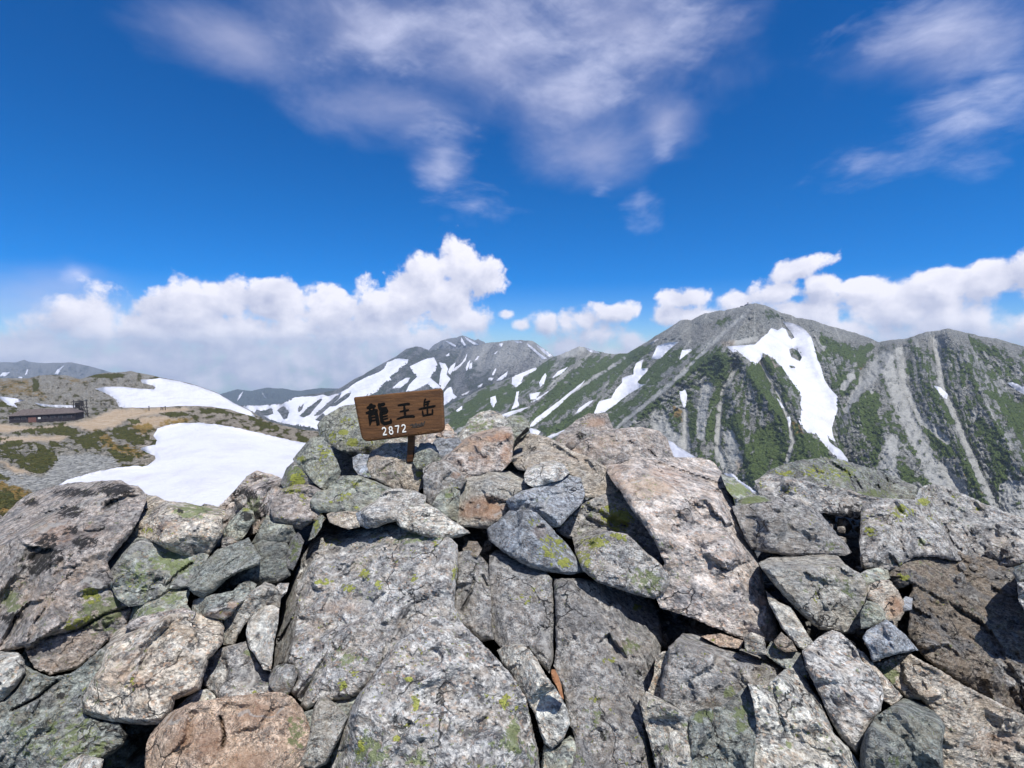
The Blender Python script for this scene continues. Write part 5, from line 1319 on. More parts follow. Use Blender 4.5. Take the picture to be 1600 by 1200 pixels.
rock('white rounded stone on top of the square block', [(821, 743), (825, 733), (845, 725), (865, 721), (880, 727), (888, 738), (878, 747), (855, 753), (840, 761), (830, 758), (822, 752)], 0.50, 'white', (-0.05, -0.25, 1), [(850, 748, 0.2, -1, 0.0)], 3, 0.15, lichen=0, grime=0.1, warm=0.02)
rock('slanting blue grey slab with a dark side face', [(792, 784), (810, 772), (840, 762), (875, 746), (895, 738), (905, 745), (912, 770), (908, 785), (890, 803), (873, 821), (860, 824), (845, 808), (825, 801), (802, 803)], 0.29, 'blue', (0.12, -0.3, 1),
     [(835, 792, -0.7, -1, -0.05)], 2, 0.2, lichen=0.1, grime=0.2, warm=0.05, spots=[(G_, 855, 780, 18, 10, .3)], bright=1.25, rim=6)
rock('long tan rock with wavy layers behind the white stone', [(799, 717), (808, 697), (814, 682), (830, 679), (855, 685), (880, 697), (892, 706), (925, 718), (957, 738), (970, 765), (955, 770), (935, 775), (915, 775), (905, 750), (890, 738), (872, 726), (850, 724), (828, 735),
     (810, 732)], 0.22, 'tan', (0.1, -0.25, 1), [(850, 712, -0.1, -0.8, 0.8), (940, 752, 0.3, -0.9, 0.5)], 4, 0.3, spots=[(B_, 832, 700, 9, 5, 1.0), (U_, 890, 715, 40, 8, .5)], lichen=0.1, grime=0.3, warm=0.3, fol=0.9, rough=1.4, bright=1.1)
rock('rusty purple boulder on the skyline above the flat pink rock', [(865, 692), (875, 680), (890, 668), (902, 658), (920, 648), (948, 648), (956, 668), (940, 681), (915, 695), (893, 705), (878, 700)], 0.10, 'pink', (-0.3, -0.4, 0.9), [(910, 678, 0.2, -1, 0.3)], 3, 0.3,
     spots=[(B_, 908, 680, 12, 8, .8), (U_, 930, 660, 22, 10, .9), (U_, 890, 690, 14, 8, .6)], warm=0.4)
rock('flat orange pink rock with a dark right end on the skyline', [(893, 706), (905, 696), (920, 685), (935, 676), (955, 673), (985, 670), (1005, 670), (1030, 676), (1040, 686), (1051, 713), (1030, 718), (975, 720), (950, 728), (940, 738), (925, 732), (905, 716)], 0.14, 'pink',
     (0.0, -0.35, 0.95), [(1030, 700, 0.7, -0.9, 0.1), (960, 708, 0, -1, 0.3)], 3, 0.3, spots=[(U_, 950, 690, 40, 14, .7), (B_, 1030, 706, 16, 8, .4), (U_, 900, 705, 16, 10, .8)], lichen=0.1, warm=0.4)
rock('very big pink and grey boulder leaning right of the cairn', [(943, 724), (955, 716), (1000, 714), (1040, 715), (1095, 718), (1112, 722), (1125, 738), (1135, 758), (1143, 778), (1150, 800), (1170, 848), (1185, 880), (1195, 930), (1207, 955), (1216, 997), (1205, 1003),
     (1165, 998), (1135, 986), (1075, 961), (1032, 947), (1026, 930), (1036, 912), (1040, 880), (1028, 850), (1010, 822), (990, 797), (970, 765), (955, 745)], 0.16, 'pink', (0.04, -0.45, 0.88),
     [(1120, 930, 0.05, -1.0, 0.45), (1140, 850, 0.9, -0.4, 0.6), (1000, 760, -0.3, -0.3, 1)], 4, 0.40, spots=[(U_, 1010, 760, 60, 22, .9), (U_, 1040, 740, 40, 14, .6), (U_, 960, 740, 14, 24, .8), (B_, 1090, 855, 50, 14, .35), (B_, 1060, 820, 14, 14, .4), (B_, 1125, 765, 10, 5, .9),
     (U_, 1190, 940, 18, 12, .8), (U_, 1040, 890, 14, 30, .7), (B_, 1036, 850, 10, 20, .5), (B_, 1155, 895, 8, 8, .7)], lichen=0.06, grime=0.5, warm=0.35, rough=1.3)
rock('wedge shaped rock covered in yellow green lichen beside the big pink boulder', [(870, 828), (888, 812), (912, 788), (935, 772), (962, 762), (978, 776), (1000, 802), (1020, 822), (1030, 842), (1037, 870), (1033, 900), (1000, 875), (960, 838), (930, 836), (900, 842), (884, 837)], 0.27,
     'grey', (-0.2, -0.3, 0.95), [(945, 800, 0.7, -0.8, 0.5), (905, 825, -0.2, -1, 0.4), (930, 812, 0.5, -1, -0.2)], 2, 0.2, spots=[(Y_, 965, 812, 26, 22, .9), (Y_, 1000, 845, 22, 16, .5), (Y_, 950, 800, 14, 14, .6), (B_, 932, 810, 10, 12, .5)], lichen=0.4)
rock('lichen topped rock with a dark hollow front, right of centre', [(896, 842), (915, 833), (938, 829), (960, 833), (978, 836), (990, 846), (1005, 862), (1028, 880), (1045, 898), (1046, 912), (1036, 926), (1022, 934), (1000, 929), (965, 918), (935, 908), (912, 890), (902, 866)], 0.33,
     'grey', (-0.3, -0.3, 0.9), [(975, 865, 0.25, -1, 0.25), (940, 890, -0.2, -1, 0.15)], 3, 0.22, spots=[(Y_, 930, 848, 26, 12, 1.0), (Y_, 912, 870, 14, 18, .7), (G_, 1010, 905, 30, 20, .8), (Y_, 965, 838, 14, 6, .8), (B_, 985, 885, 26, 18, .35)], lichen=0.4)
rock('blue grey faceted rock with a yellow lichen face', [(762, 828), (780, 815), (795, 801), (815, 798), (838, 803), (853, 818), (868, 835), (885, 852), (897, 870), (912, 893), (890, 896), (855, 891), (830, 885), (800, 869), (780, 854), (765, 843)], 0.33, 'blue',
     (-0.45, -0.55, 0.75), [(822, 825, 0.45, -0.55, 0.8), (830, 872, -0.1, -1, -0.1)], 2, 0.22, spots=[(Y_, 862, 858, 26, 26, .8), (U_, 845, 830, 18, 18, .6), (Y_, 835, 815, 12, 8, .6), (Y_, 882, 880, 14, 9, 1.2), (G_, 880, 850, 30, 30, .5)], lichen=0.15, warm=0.05)
rock('shadowed pebble in the dark slot behind the disc shaped stone', [(724, 856), (732, 847), (745, 848), (751, 858), (745, 869), (730, 867)], 0.05, 'brown', None, [], 2, 0.1, step=2.0)
rock('slender lichen streaked splinter beside the central slab top', [(480, 845), (488, 818), (500, 804), (508, 806), (504, 826), (492, 842)], 0.10, 'green', (-0.6, -0.5, 0.7), [], 1, 0.12, spots=[(Y_, 495, 820, 6, 14, .8)], step=2.0)
rock('brownish pebble below the map lichen rock', [(512, 805), (528, 798), (548, 799), (562, 802), (560, 822), (545, 825), (530, 820), (516, 814)], 0.12, 'tan', None, [], 3, 0.15)
rock('small bluish pebble under the light grey banded stone', [(558, 802), (568, 798), (588, 806), (590, 818), (575, 824), (562, 820)], 0.16, 'blue', (-0.2, -0.8, 0.5), [], 2, 0.12)
rock('olive grey stone under the overhanging lichen slab', [(395, 848), (405, 832), (418, 806), (432, 812), (455, 822), (462, 838), (448, 848), (430, 846), (408, 846)], 0.02, 'green', (-0.3, -0.5, 0.8), [(440, 830, 0.5, -0.8, 0.2)], 3, 0.25)
rock('thin dark stone wedged against the left side of the central slab', [(446, 872), (456, 845), (466, 833), (473, 845), (466, 868), (456, 890), (449, 884)], 0.0, 'dark', (-0.4, -0.6, 0.6), [], 2, 0.2, spots=[(G_, 460, 860, 14, 20)])
rock('pebble in the corner below the dark slate block', [(430, 920), (438, 913), (450, 912), (446, 925), (437, 935)], 0.0, 'grey', None, [], 2, 0.1, step=2.0)
# --- right side
rock('dark mossy slab on the skyline at the right', [(1188, 748), (1200, 738), (1225, 728), (1250, 721), (1292, 717), (1318, 721), (1340, 728), (1375, 738), (1400, 748), (1432, 762), (1430, 780), (1395, 786), (1350, 782), (1310, 768), (1250, 758), (1200, 754)], 0.0, 'slate',
     (-0.05, -0.5, 0.9), [(1320, 740, 0.5, -0.75, 0.25), (1372, 755, 0.2, -0.5, 0.9)], 3, 0.4, spots=[(Y_, 1295, 740, 34, 10, .6), (Y_, 1262, 735, 14, 6, .6), (Y_, 1228, 740, 20, 5, .5), (G_, 1370, 775, 40, 14, .7), (G_, 1300, 740, 60, 20, .5)], lichen=0.4, grime=0.9)
rock('long ledge with a black overhang in front of the mossy skyline slab', [(1181, 752), (1200, 743), (1235, 748), (1275, 757), (1320, 766), (1360, 778), (1400, 783), (1402, 800), (1352, 812), (1320, 806), (1290, 800), (1262, 796), (1245, 792), (1205, 788), (1188, 772)], 0.08, 'grey',
     (-0.02, -0.22, 1), [(1290, 774, -0.1, -1, -0.55)], 2, 0.3, spots=[(Y_, 1232, 765, 16, 8, .6), (Y_, 1192, 757, 8, 8, .6), (Y_, 1258, 773, 10, 4, .6), (B_, 1320, 815, 60, 40, .8)], lichen=0.25, grime=0.7)  # the widest black spot paints the shade under the overhang into the colour
rock('massive grey boulder with a shaded lower right face at the right edge', [(1348, 785), (1375, 781), (1430, 782), (1438, 765), (1452, 758), (1470, 760), (1500, 772), (1540, 790), (1600, 813), (1680, 835), (1680, 890), (1600, 880), (1560, 883), (1500, 875), (1460, 868),
     (1430, 867), (1412, 877), (1395, 888), (1370, 890), (1347, 886), (1345, 850)], 0.18, 'grey', (-0.05, -0.45, 0.9), [(1560, 812, 0.30, -1.0, -0.30), (1400, 852, -0.15, -1.0, -0.15), (1460, 835, 0.05, -1.0, -0.25)], 2, 0.30,
     spots=[(Y_, 1442, 784, 14, 6, 1.2), (Y_, 1410, 800, 20, 14, .6), (Y_, 1528, 797, 8, 5, .9), (Y_, 1358, 830, 14, 12, .6), (Y_, 1492, 780, 10, 10, .6), (G_, 1440, 848, 12, 8), (B_, 1450, 765, 16, 8, .4)], lichen=0.35, grime=0.75, rough=1.3)
rock('broad peaked grey rock between the pink boulder and the black hollow', [(1145, 793), (1170, 790), (1205, 785), (1230, 780), (1248, 783), (1258, 792), (1275, 798), (1290, 815), (1305, 835), (1320, 850), (1328, 863), (1320, 866), (1265, 864), (1240, 867), (1200, 861), (1175, 856),
     (1168, 845), (1158, 820), (1150, 802)], 0.24, 'grey', (0.02, -0.35, 0.95), [(1230, 815, -0.2, -0.95, 0.45), (1265, 800, 0.75, -0.35, 0.8), (1170, 805, -0.3, -0.95, 0.2)], 1, 0.25, spots=[(G_, 1300, 853, 20, 8, .7), (Y_, 1270, 815, 14, 14, .4)], lichen=0.15, grime=0.35, warm=0.1, fol=0.6)
rock('light grey lozenge boulder under the peaked grey rock', [(1187, 880), (1202, 873), (1240, 872), (1296, 867), (1308, 871), (1322, 886), (1342, 898), (1353, 912), (1358, 934), (1348, 952), (1348, 976), (1332, 989), (1307, 985), (1280, 981), (1250, 955), (1225, 928), (1203, 902)], 0.26,
     'pale', (0.05, -0.35, 0.95), [(1240, 905, -0.5, -0.9, 0.3), (1290, 960, 0.0, -1, 0.35)], 2, 0.25, spots=[(Y_, 1273, 932, 8, 14, .5), (B_, 1235, 915, 20, 10, .35)], lichen=0.1, grime=0.35, warm=0.1, fol=0.5)
rock('narrow slanting stone below the light grey lozenge', [(1194, 922), (1205, 928), (1220, 940), (1237, 947), (1247, 962), (1262, 987), (1273, 1005), (1257, 1018), (1245, 1012), (1220, 983), (1208, 960), (1200, 945)], 0.12, 'pale', (0.1, -0.5, 0.85), [(1225, 970, -0.8, -0.6, 0.4)], 2, 0.2, grime=0.4)
rock('small brown stone beside the narrow slanting one', [(1211, 1002), (1221, 990), (1235, 1002), (1244, 1016), (1228, 1017), (1215, 1010)], 0.10, 'brown', None, [], 2, 0.12, step=2.0, bright=1.2)
rock('little upright stone propping the big pink boulder', [(1164, 996), (1173, 990), (1192, 997), (1197, 1022), (1180, 1021), (1166, 1016)], 0.17, 'tan', (-0.1, -0.9, 0.6), [], 2, 0.12, step=2.0)
rock('knobbly grey stone under the small brown one', [(1196, 1020), (1205, 1004), (1232, 1013), (1255, 1025), (1268, 1040), (1264, 1060), (1240, 1052), (1216, 1035)], 0.04, 'slate', (0, -0.5, 0.9), [], 3, 0.2, bright=1.2)
rock('big rounded grey boulder below the cave', [(1032, 1096), (1034, 1070), (1042, 1035), (1046, 1013), (1067, 992), (1100, 993), (1145, 1010), (1195, 1024), (1225, 1034), (1234, 1048), (1236, 1075), (1205, 1078), (1172, 1074), (1150, 1095), (1128, 1110), (1094, 1110), (1078, 1122), (1060, 1114)],
     0.14, 'grey', (0.06, -0.30, 0.95), [(1100, 1060, -0.1, -0.95, 0.45), (1175, 1055, 0.4, -0.9, 0.4), (1055, 1060, -0.9, -0.7, 0.3)], 3, 0.3, spots=[(B_, 1065, 1040, 24, 26, .3), (B_, 1155, 1050, 14, 10, .5), (G_, 1140, 1080, 16, 10)], grime=0.6)
rock('dark flecked block at the bottom beside the pale wedge', [(1075, 1125), (1090, 1110), (1128, 1107), (1147, 1090), (1172, 1068), (1182, 1100), (1184, 1140), (1178, 1175), (1173, 1240), (1079, 1240), (1079, 1160)], 0.17, 'slate', (-0.2, -0.5, 0.85), [(1130, 1115, 0.0, -0.3, 1)], 3, 0.35,
     spots=[(G_, 1160, 1115, 20, 30), (G_, 1100, 1120, 24, 12), (B_, 1140, 1180, 26, 26, .3)], lichen=0.25, bright=1.15)
rock('broad pale slab running down to the bottom right of centre', [(1170, 1070), (1200, 1072), (1226, 1048), (1240, 1043), (1256, 1056), (1264, 1075), (1282, 1100), (1292, 1125), (1302, 1148), (1322, 1168), (1342, 1195), (1348, 1240), (1170, 1240), (1177, 1170), (1185, 1140), (1180, 1100)], 0.20,
     'pale', (0.12, -0.42, 0.9), [(1250, 1090, 0.6, -0.3, 0.9), (1188, 1150, -0.8, -0.5, 0.5)], 3, 0.35, spots=[(Y_, 1254, 1146, 12, 8, .7), (G_, 1228, 1165, 16, 8, .7), (B_, 1270, 1150, 30, 6, .4)], lichen=0.15, grime=0.35, warm=0.15)
rock('tall rounded boulder right of the broad pale slab', [(1256, 1018), (1280, 997), (1300, 986), (1312, 990), (1335, 1012), (1345, 1035), (1370, 1050), (1380, 1065), (1378, 1090), (1374, 1110), (1357, 1132), (1347, 1162), (1340, 1178), (1325, 1165), (1312, 1145), (1300, 1125), (1284, 1088), (1270, 1060),
     (1260, 1040)], 0.17, 'grey', (0.05, -0.4, 0.9), [(1330, 1100, -0.1, -0.95, 0.4), (1275, 1060, -0.9, -0.4, 0.5), (1310, 1120, -0.7, -0.7, 0.4)], 3, 0.35, lichen=0.15, grime=0.4, warm=0.15)
rock('tan strip of stone behind the tall rounded boulder', [(1332, 1011), (1350, 1017), (1370, 1040), (1390, 1062), (1413, 1088), (1396, 1106), (1380, 1097), (1374, 1090), (1370, 1060), (1350, 1042)], 0.10, 'tan', (0.1, -0.4, 0.9), [], 2, 0.25, fol=0.8)
rock('dark knob of rock in front of the tan slab at the bottom', [(1342, 1240), (1346, 1172), (1352, 1150), (1370, 1120), (1390, 1108), (1420, 1088), (1445, 1090), (1463, 1112), (1475, 1137), (1470, 1165), (1476, 1240)], 0.26, 'slate', (-0.1, -0.35, 0.95),
     [(1420, 1120, 0.1, -0.95, 0.4), (1450, 1120, 0.9, -0.4, 0.5), (1370, 1150, -0.8, -0.6, 0.3)], 3, 0.35, lichen=0.2, grime=0.6, spots=[(G_, 1390, 1190, 30, 20, .6)], bright=1.1)
rock('huge smooth tan slab filling the bottom right corner', [(1366, 1036), (1390, 1030), (1420, 1022), (1435, 1032), (1465, 1047), (1500, 1070), (1550, 1095), (1600, 1120), (1680, 1150), (1680, 1250), (1465, 1250), (1466, 1160), (1470, 1135), (1458, 1112), (1440, 1092), (1420, 1090), (1398, 1072)], 0.17,
     'tan', (-0.05, -0.42, 0.9), [(1415, 1062, -0.7, -0.9, 0.0)], 2, 0.4, spots=[(G_, 1390, 1050, 20, 20), (U_, 1560, 1160, 60, 26, .6), (U_, 1450, 1070, 40, 14, .4)], lichen=0.1, grime=0.25, warm=0.3, fol=1.0, rough=0.9, bright=1.05)
rock('small blue grey pointed stone below the orange one', [(1350, 997), (1355, 987), (1385, 970), (1397, 980), (1415, 995), (1433, 1015), (1400, 1020), (1380, 1026), (1364, 1034), (1360, 1015)], 0.28, 'blue', (0.0, -0.35, 0.95), [(1390, 1014, 0.0, -1, -0.15), (1362, 1008, -0.6, -0.9, 0)], 1, 0.15,
     lichen=0, grime=0.15, warm=0.02, bright=1.2, rim=5, rimd=0.02)
rock('orange brown stone wedged at the right', [(1357, 915), (1375, 908), (1388, 908), (1400, 922), (1410, 940), (1412, 955), (1405, 967), (1387, 968), (1377, 957), (1370, 945), (1358, 935)], 0.24, 'tan', (-0.3, -0.35, 0.9), [(1385, 930, 0.6, -0.75, 0.4)], 2, 0.2,
     spots=[(U_, 1398, 948, 18, 20, 1.1), (U_, 1375, 920, 20, 12, .4)], lichen=0.02, grime=0.1, warm=0.5, rim=6)
rock('mossy stone under the orange brown one', [(1346, 958), (1355, 940), (1370, 944), (1380, 957), (1383, 968), (1362, 979), (1347, 981)], 0.23, 'green', (0, -0.6, 0.8), [], 2, 0.15, spots=[(G_, 1358, 955, 14, 14)])
rock('greenish stone at the foot of the black hollow', [(1343, 898), (1355, 892), (1372, 889), (1386, 892), (1389, 902), (1372, 909), (1355, 912)], 0.10, 'green', None, [], 2, 0.2)
rock('enormous dark brown slab with a grey lichen top edge at the right', [(1382, 897), (1395, 884), (1412, 873), (1425, 860), (1450, 857), (1495, 862), (1530, 872), (1578, 878), (1586, 895), (1588, 925), (1602, 960), (1680, 965), (1680, 1150), (1600, 1115), (1560, 1098), (1520, 1075), (1480, 1050),
     (1462, 1040), (1440, 1020), (1420, 990), (1424, 960), (1422, 935), (1428, 917), (1422, 911), (1400, 920), (1388, 906)], 0.20, 'brown', (-0.05, -0.25, 1), [(1480, 903, 0.0, -0.72, 0.70), (1432, 960, -0.8, -0.8, 0.2), (1400, 905, -0.1, -1, 0.2)], 2, 0.4,
     spots=[(Y_, 1410, 900, 14, 8, 1.0), (Y_, 1488, 873, 16, 8, .6), (Y_, 1425, 867, 10, 5, .7), (Y_, 1460, 940, 20, 8, .35), (U_, 1520, 960, 60, 40, .35), (B_, 1440, 990, 16, 40, .5), (B_, 1560, 1040, 60, 40, .3)], lichen=0.2, grime=0.9, warm=0.25, fol=0.9, rough=1.5)
rock('dark stone cut by the right edge beside the brown slab top', [(1584, 894), (1598, 882), (1680, 884), (1680, 908), (1600, 909), (1590, 906)], 0.10, 'slate', None, [], 2, 0.2)
rock('grey stone at the right edge below the dark one', [(1590, 912), (1680, 914), (1680, 964), (1603, 958), (1593, 935)], 0.12, 'grey', (0.0, -0.8, 0.6), [], 2, 0.25)
rock('tiny blue pebble left of the brown slab', [(1409, 941), (1415, 934), (1424, 936), (1423, 951), (1413, 953)], 0.08, 'blue', None, [], 1, 0.1, step=1.8, bright=1.3)
rock('mossy rock strip on the skyline right of the pink boulder', [(1128, 742), (1145, 748), (1162, 762), (1180, 775), (1168, 780), (1150, 778), (1138, 765)], 0.04, 'green', (0.3, -0.4, 0.9), [], 2, 0.3, spots=[(G_, 1150, 765, 26, 14)])
rock('low green stone in front of the mossy rock strip', [(1150, 792), (1160, 780), (1175, 776), (1192, 776), (1206, 784), (1192, 792), (1172, 794)], 0.06, 'green', None, [], 2, 0.25, spots=[(G_, 1178, 782, 20, 8)])
rock('broken corner piece between the speckled slab and the rounded boulder', [(1026, 1028), (1036, 1020), (1046, 1018), (1044, 1045), (1037, 1075), (1028, 1090), (1014, 1082), (1024, 1055)], 0.04, 'tan', (0.0, -0.8, 0.5), [], 2, 0.25)
rock('pale pointed wedge between the speckled slab and the dark flecked block', [(1001, 1093), (1010, 1082), (1035, 1096), (1058, 1109), (1076, 1122), (1073, 1145), (1079, 1175), (1081, 1240), (1040, 1240), (1024, 1190), (1018, 1160), (1009, 1130)], 0.12, 'pale', (0.1, -0.45, 0.9),
     [(1020, 1130, -0.8, -0.5, 0.4)], 3, 0.25, spots=[(U_, 1062, 1140, 14, 12, .6), (U_, 1040, 1160, 14, 14, .4)], lichen=0.05, grime=0.2, fol=0.6, bright=1.05)
rock('thin tan stone inside the mouth of the cave', [(1098, 994), (1125, 992), (1160, 1003), (1157, 1012), (1125, 1008)], -0.02, 'orange', None, [], 1, 0.1, step=2.0)
# --- backing stones added deep in the pile, tinted dark as shade in the hollows
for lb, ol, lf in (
        ('dark tinted backing rock added deep in the hole below the signboard', [(495, 698), (560, 700), (620, 705), (700, 700), (800, 700), (830, 740), (740, 800), (600, 790), (500, 770)], -0.30),
        ('dark tinted backing rock added deep under the middle of the cairn', [(500, 800), (600, 790), (760, 780), (900, 780), (1000, 800), (1050, 900), (1040, 960), (880, 930), (720, 900), (560, 860)], -0.32),
        ('dark tinted backing rock added at the back of the cave under the pink boulder', [(1000, 910), (1100, 930), (1210, 960), (1280, 1010), (1260, 1070), (1140, 1080), (1020, 1060)], -0.34),
        ('dark tinted backing rock added at the back of the black hollow on the right', [(1240, 790), (1350, 790), (1440, 850), (1480, 940), (1440, 1030), (1330, 1020), (1240, 940), (1180, 880)], -0.62),
        ('dark tinted backing rock added under the gaps on the left', [(330, 800), (440, 790), (520, 830), (500, 960), (440, 1080), (340, 1080), (280, 1000), (280, 900)], -0.36),
        ('dark tinted backing rock added under the hollow at the bottom left', [(60, 1020), (220, 1060), (300, 1100), (280, 1240), (60, 1240)], -0.36)):
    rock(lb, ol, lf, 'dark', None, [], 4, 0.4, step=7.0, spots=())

# ------------------------------------------------------------------ ground under the pile and the valley floor
def ground_sheet():
    xs = np.linspace(-14, 14, 113); ys = np.concatenate([np.linspace(-6, 6, 61), np.linspace(6.6, 26, 34)])
    X, Y = np.meshgrid(xs, ys)
    z = -EYE + 0.419 * np.minimum(Y, 2.3) - 0.55
    z = z - np.clip(Y - 2.6, 0, 100) * 0.30 - np.clip(Y - 6, 0, 100) * 0.25 - 0.02 * X * X * (Y > 0)
    z += 0.12 * fbm(np.stack([X * 1.2, Y * 1.2, X * 0], -1), 4, 0.55, True)
    V = np.stack([X, Y, z + EYE], -1).reshape(-1, 3)
    n = len(xs); i = np.arange(len(V)).reshape(len(ys), n)
    F = np.stack([i[:-1, :-1], i[:-1, 1:], i[1:, 1:], i[1:, :-1]], -1).reshape(-1, 4)
    A = {k: np.zeros(len(V)) for k in ('scree', 'veg', 'grass', 'tan')}; A['crag'] = np.ones(len(V))
    m = make_mountain_material('summit_ground_rock', 0.05, (0.2, 0.2, 0.19), (0.08, 0.08, 0.08))
    tag(link(mesh_from('ground', V, F, m, True, A)), kind='structure')


def valley_floor():
    r = np.array([30, 60, 120, 250, 500, 1000, 2000, 3500, 5200.0]); a = np.linspace(-math.pi, math.pi, 97)
    Rr, Aa = np.meshgrid(r, a, indexing='ij')
    z = EYE - 0.62 * Rr; z = np.maximum(z, -850.0 - 0.01 * Rr)
    V = np.stack([Rr * np.sin(Aa), Rr * np.cos(Aa), z], -1).reshape(-1, 3)
    n = len(a); i = np.arange(len(V)).reshape(len(r), n)
    F = np.stack([i[:-1, :-1], i[:-1, 1:], i[1:, 1:], i[1:, :-1]], -1).reshape(-1, 4)
    A = {k: np.zeros(len(V)) for k in ('scree', 'grass', 'tan', 'crag')}; A['veg'] = np.full(len(V), 0.62)
    tag(link(mesh_from('valley', V, F[:, ::-1], MAT_BESSAN, True, A)), kind='structure')




def rubble():
    """broken stones and grit that lie in the gaps between the boulders"""
    rg = np.random.RandomState(5)
    n = 1500
    px = rg.uniform(-40, 1640, n); py = rg.uniform(700, 1230, n)
    py = np.maximum(py, 800 + 30 * rg.rand(n) - 90 * np.exp(-((px - 700) / 260) ** 2))
    d = plane_depth(px, py) + rg.uniform(0.20, 0.46, n)
    cen = ray(px, py) * d[:, None] + (0, 0, EYE)
    tpl = np.array([(1, 0, 0), (-1, 0, 0), (0, 1, 0), (0, -1, 0), (0, 0, 1), (0, 0, -1), (.6, .6, .6), (-.6, .6, .6), (.6, -.6, .6), (-.6, -.6, .6), (.6, .6, -.6), (-.6, .6, -.6), (.6, -.6, -.6), (-.6, -.6, -.6)])
    tf = [(4, 6, 8), (4, 8, 9), (4, 9, 7), (4, 7, 6), (0, 8, 6), (0, 6, 10), (0, 10, 12), (0, 12, 8), (1, 7, 9), (1, 9, 13), (1, 13, 11), (1, 11, 7), (2, 6, 7), (2, 7, 11), (2, 11, 10), (2, 10, 6),
          (3, 9, 8), (3, 8, 12), (3, 12, 13), (3, 13, 9), (5, 10, 11), (5, 11, 13), (5, 13, 12), (5, 12, 10)]
    V, F = [], []
    for i in range(n):
        r = 0.010 + 0.032 * rg.rand() ** 2.2
        v = tpl * rg.uniform(0.6, 1.3, tpl.shape) * (r * rg.uniform(0.6, 1.3, 3))
        a = rg.uniform(0, 6.28); c, s_ = math.cos(a), math.sin(a)
        v = np.stack([v[:, 0] * c - v[:, 1] * s_, v[:, 0] * s_ + v[:, 1] * c, v[:, 2]], -1)
        F.append(np.array(tf) + i * len(tpl)); V.append(v + cen[i])
    V = np.concatenate(V); F = np.concatenate(F)
    o = link(mesh_from('rubble', V, F, MAT_ROCK, False, {k: np.zeros(len(V)) for k in ('yellow', 'black', 'rust', 'green')}))
    o['seed'] = 3.0; o['tint'] = [0.9, 0.88, 0.85]; o['lichen'] = 0.1; o['grime'] = 0.4; o['warm'] = 0.3; o['foliated'] = 0.0; o['grain_size'] = 1.0; o['contrast'] = 0.7
    tag(o, kind='stuff')


ground_sheet()
valley_floor()
rubble()

# ------------------------------------------------------------------ simple solids
def box_verts(x0, x1, y0, y1, z0, z1):
    return [(x, y, z) for z in (z0, z1) for x, y in ((x0, y0), (x1, y0), (x1, y1), (x0, y1))]


BOX_F = [(0, 3, 2, 1), (4, 5, 6, 7), (0, 1, 5, 4), (1, 2, 6, 5), (2, 3, 7, 6), (3, 0, 4, 7)]


def solid(name, boxes, mat, parent=None, tf=None, bevel=0.0):
    V, F = [], []
    for b in boxes:
        k = len(V); V += box_verts(*b); F += [tuple(i + k for i in f) for f in BOX_F]
    V = np.array(V, float)
    if tf: V = np.array([tf(*v) for v in V])
    o = mesh_from(name, V, F, mat, False)
    if bevel:
        md = o.modifiers.new('bevel', 'BEVEL'); md.width = bevel; md.segments = 2
    return link(o, parent)


def empty(name, loc, rz=0.0):
    o = bpy.data.objects.new(name, None); o.location = loc; o.rotation_euler = (0, 0, rz); o.empty_display_size = 0.1
    return link(o)


def flat_material(name, col, rough=0.8, var=0.25, scale=3.0, spec=0.25):
    m, N = material(name)
    pos = N.n('ShaderNodeTexCoord').outputs['Object']
    n = N.noise(pos, scale, 4.0, 0.65)
    c = N.mix(N.mapr(n, 0.3, 0.7), tuple(v * (1 - var) for v in col), tuple(min(1, v * (1 + var)) for v in col))
    bsdf(N, c, rough, spec, n, 0.01 / scale, 0.4)
    return m


# ------------------------------------------------------------------ the signboard
def wood_material(name, light, dark_):
    m, N = material(name)
    tc = N.n('ShaderNodeTexCoord').outputs['Object']
    mp = N.n('ShaderNodeMapping'); N.put(mp.inputs['Vector'], tc)
    mp.inputs['Rotation'].default_value = (0, 0.09, 0); mp.inputs['Scale'].default_value = (1.0, 6.0, 11.0)
    w = N.noise(mp.outputs[0], 7.0, 5.0, 0.6, 0.6)
    f = N.noise(mp.outputs[0], 42.0, 4.0, 0.7)
    c = N.mix(N.mapr(w, 0.3, 0.7), dark_, light)
    c = N.mix(N.mapr(f, 0.56, 0.70, 0.0, 0.6), c, tuple(v * 0.45 for v in dark_))
    c = N.mix(N.mapr(N.noise(tc, 9.0, 3.0, 0.6), 0.55, 0.8, 0.0, 0.30), c, tuple(v * 1.25 for v in light))
    bsdf(N, c, 0.6, 0.3, N.math('ADD', w, f), 0.002, 0.8)
    return m


MAT_WOOD = wood_material('weathered_brown_wood', (0.150, 0.066, 0.021), (0.070, 0.030, 0.010))
MAT_POST = wood_material('dark_post_wood', (0.11, 0.045, 0.016), (0.05, 0.022, 0.009))
MAT_INK = flat_material('black_carved_paint', (0.006, 0.006, 0.006), 0.9, 0.2, 60.0, 0.08)
MAT_WHITE = flat_material('white_paint', (0.80, 0.78, 0.72), 0.6, 0.06, 60.0)
MAT_SCRAWL = flat_material('faded_black_scrawl', (0.045, 0.035, 0.028), 0.7, 0.5, 90.0)

C = {}
for key, (px_, py_, dd) in dict(tl=(552, 620.5, 2.66), tr=(691, 606.5, 2.66), bl=(566, 690, 2.60), br=(694.5, 674, 2.60)).items():
    C[key] = ray(px_, py_) * dd + (0, 0, EYE)
sign_base = ray(640, 716) * 2.62 + (0, 0, EYE)
sign = empty('signboard', Vector(sign_base))
tag(sign, 'brown wooden summit sign with carved black characters and white 2872 on a short post', 'sign')
NRM = np.cross(C['tr'] - C['tl'], C['bl'] - C['tl']); NRM = -NRM / np.linalg.norm(NRM)
if NRM[1] > 0: NRM = -NRM


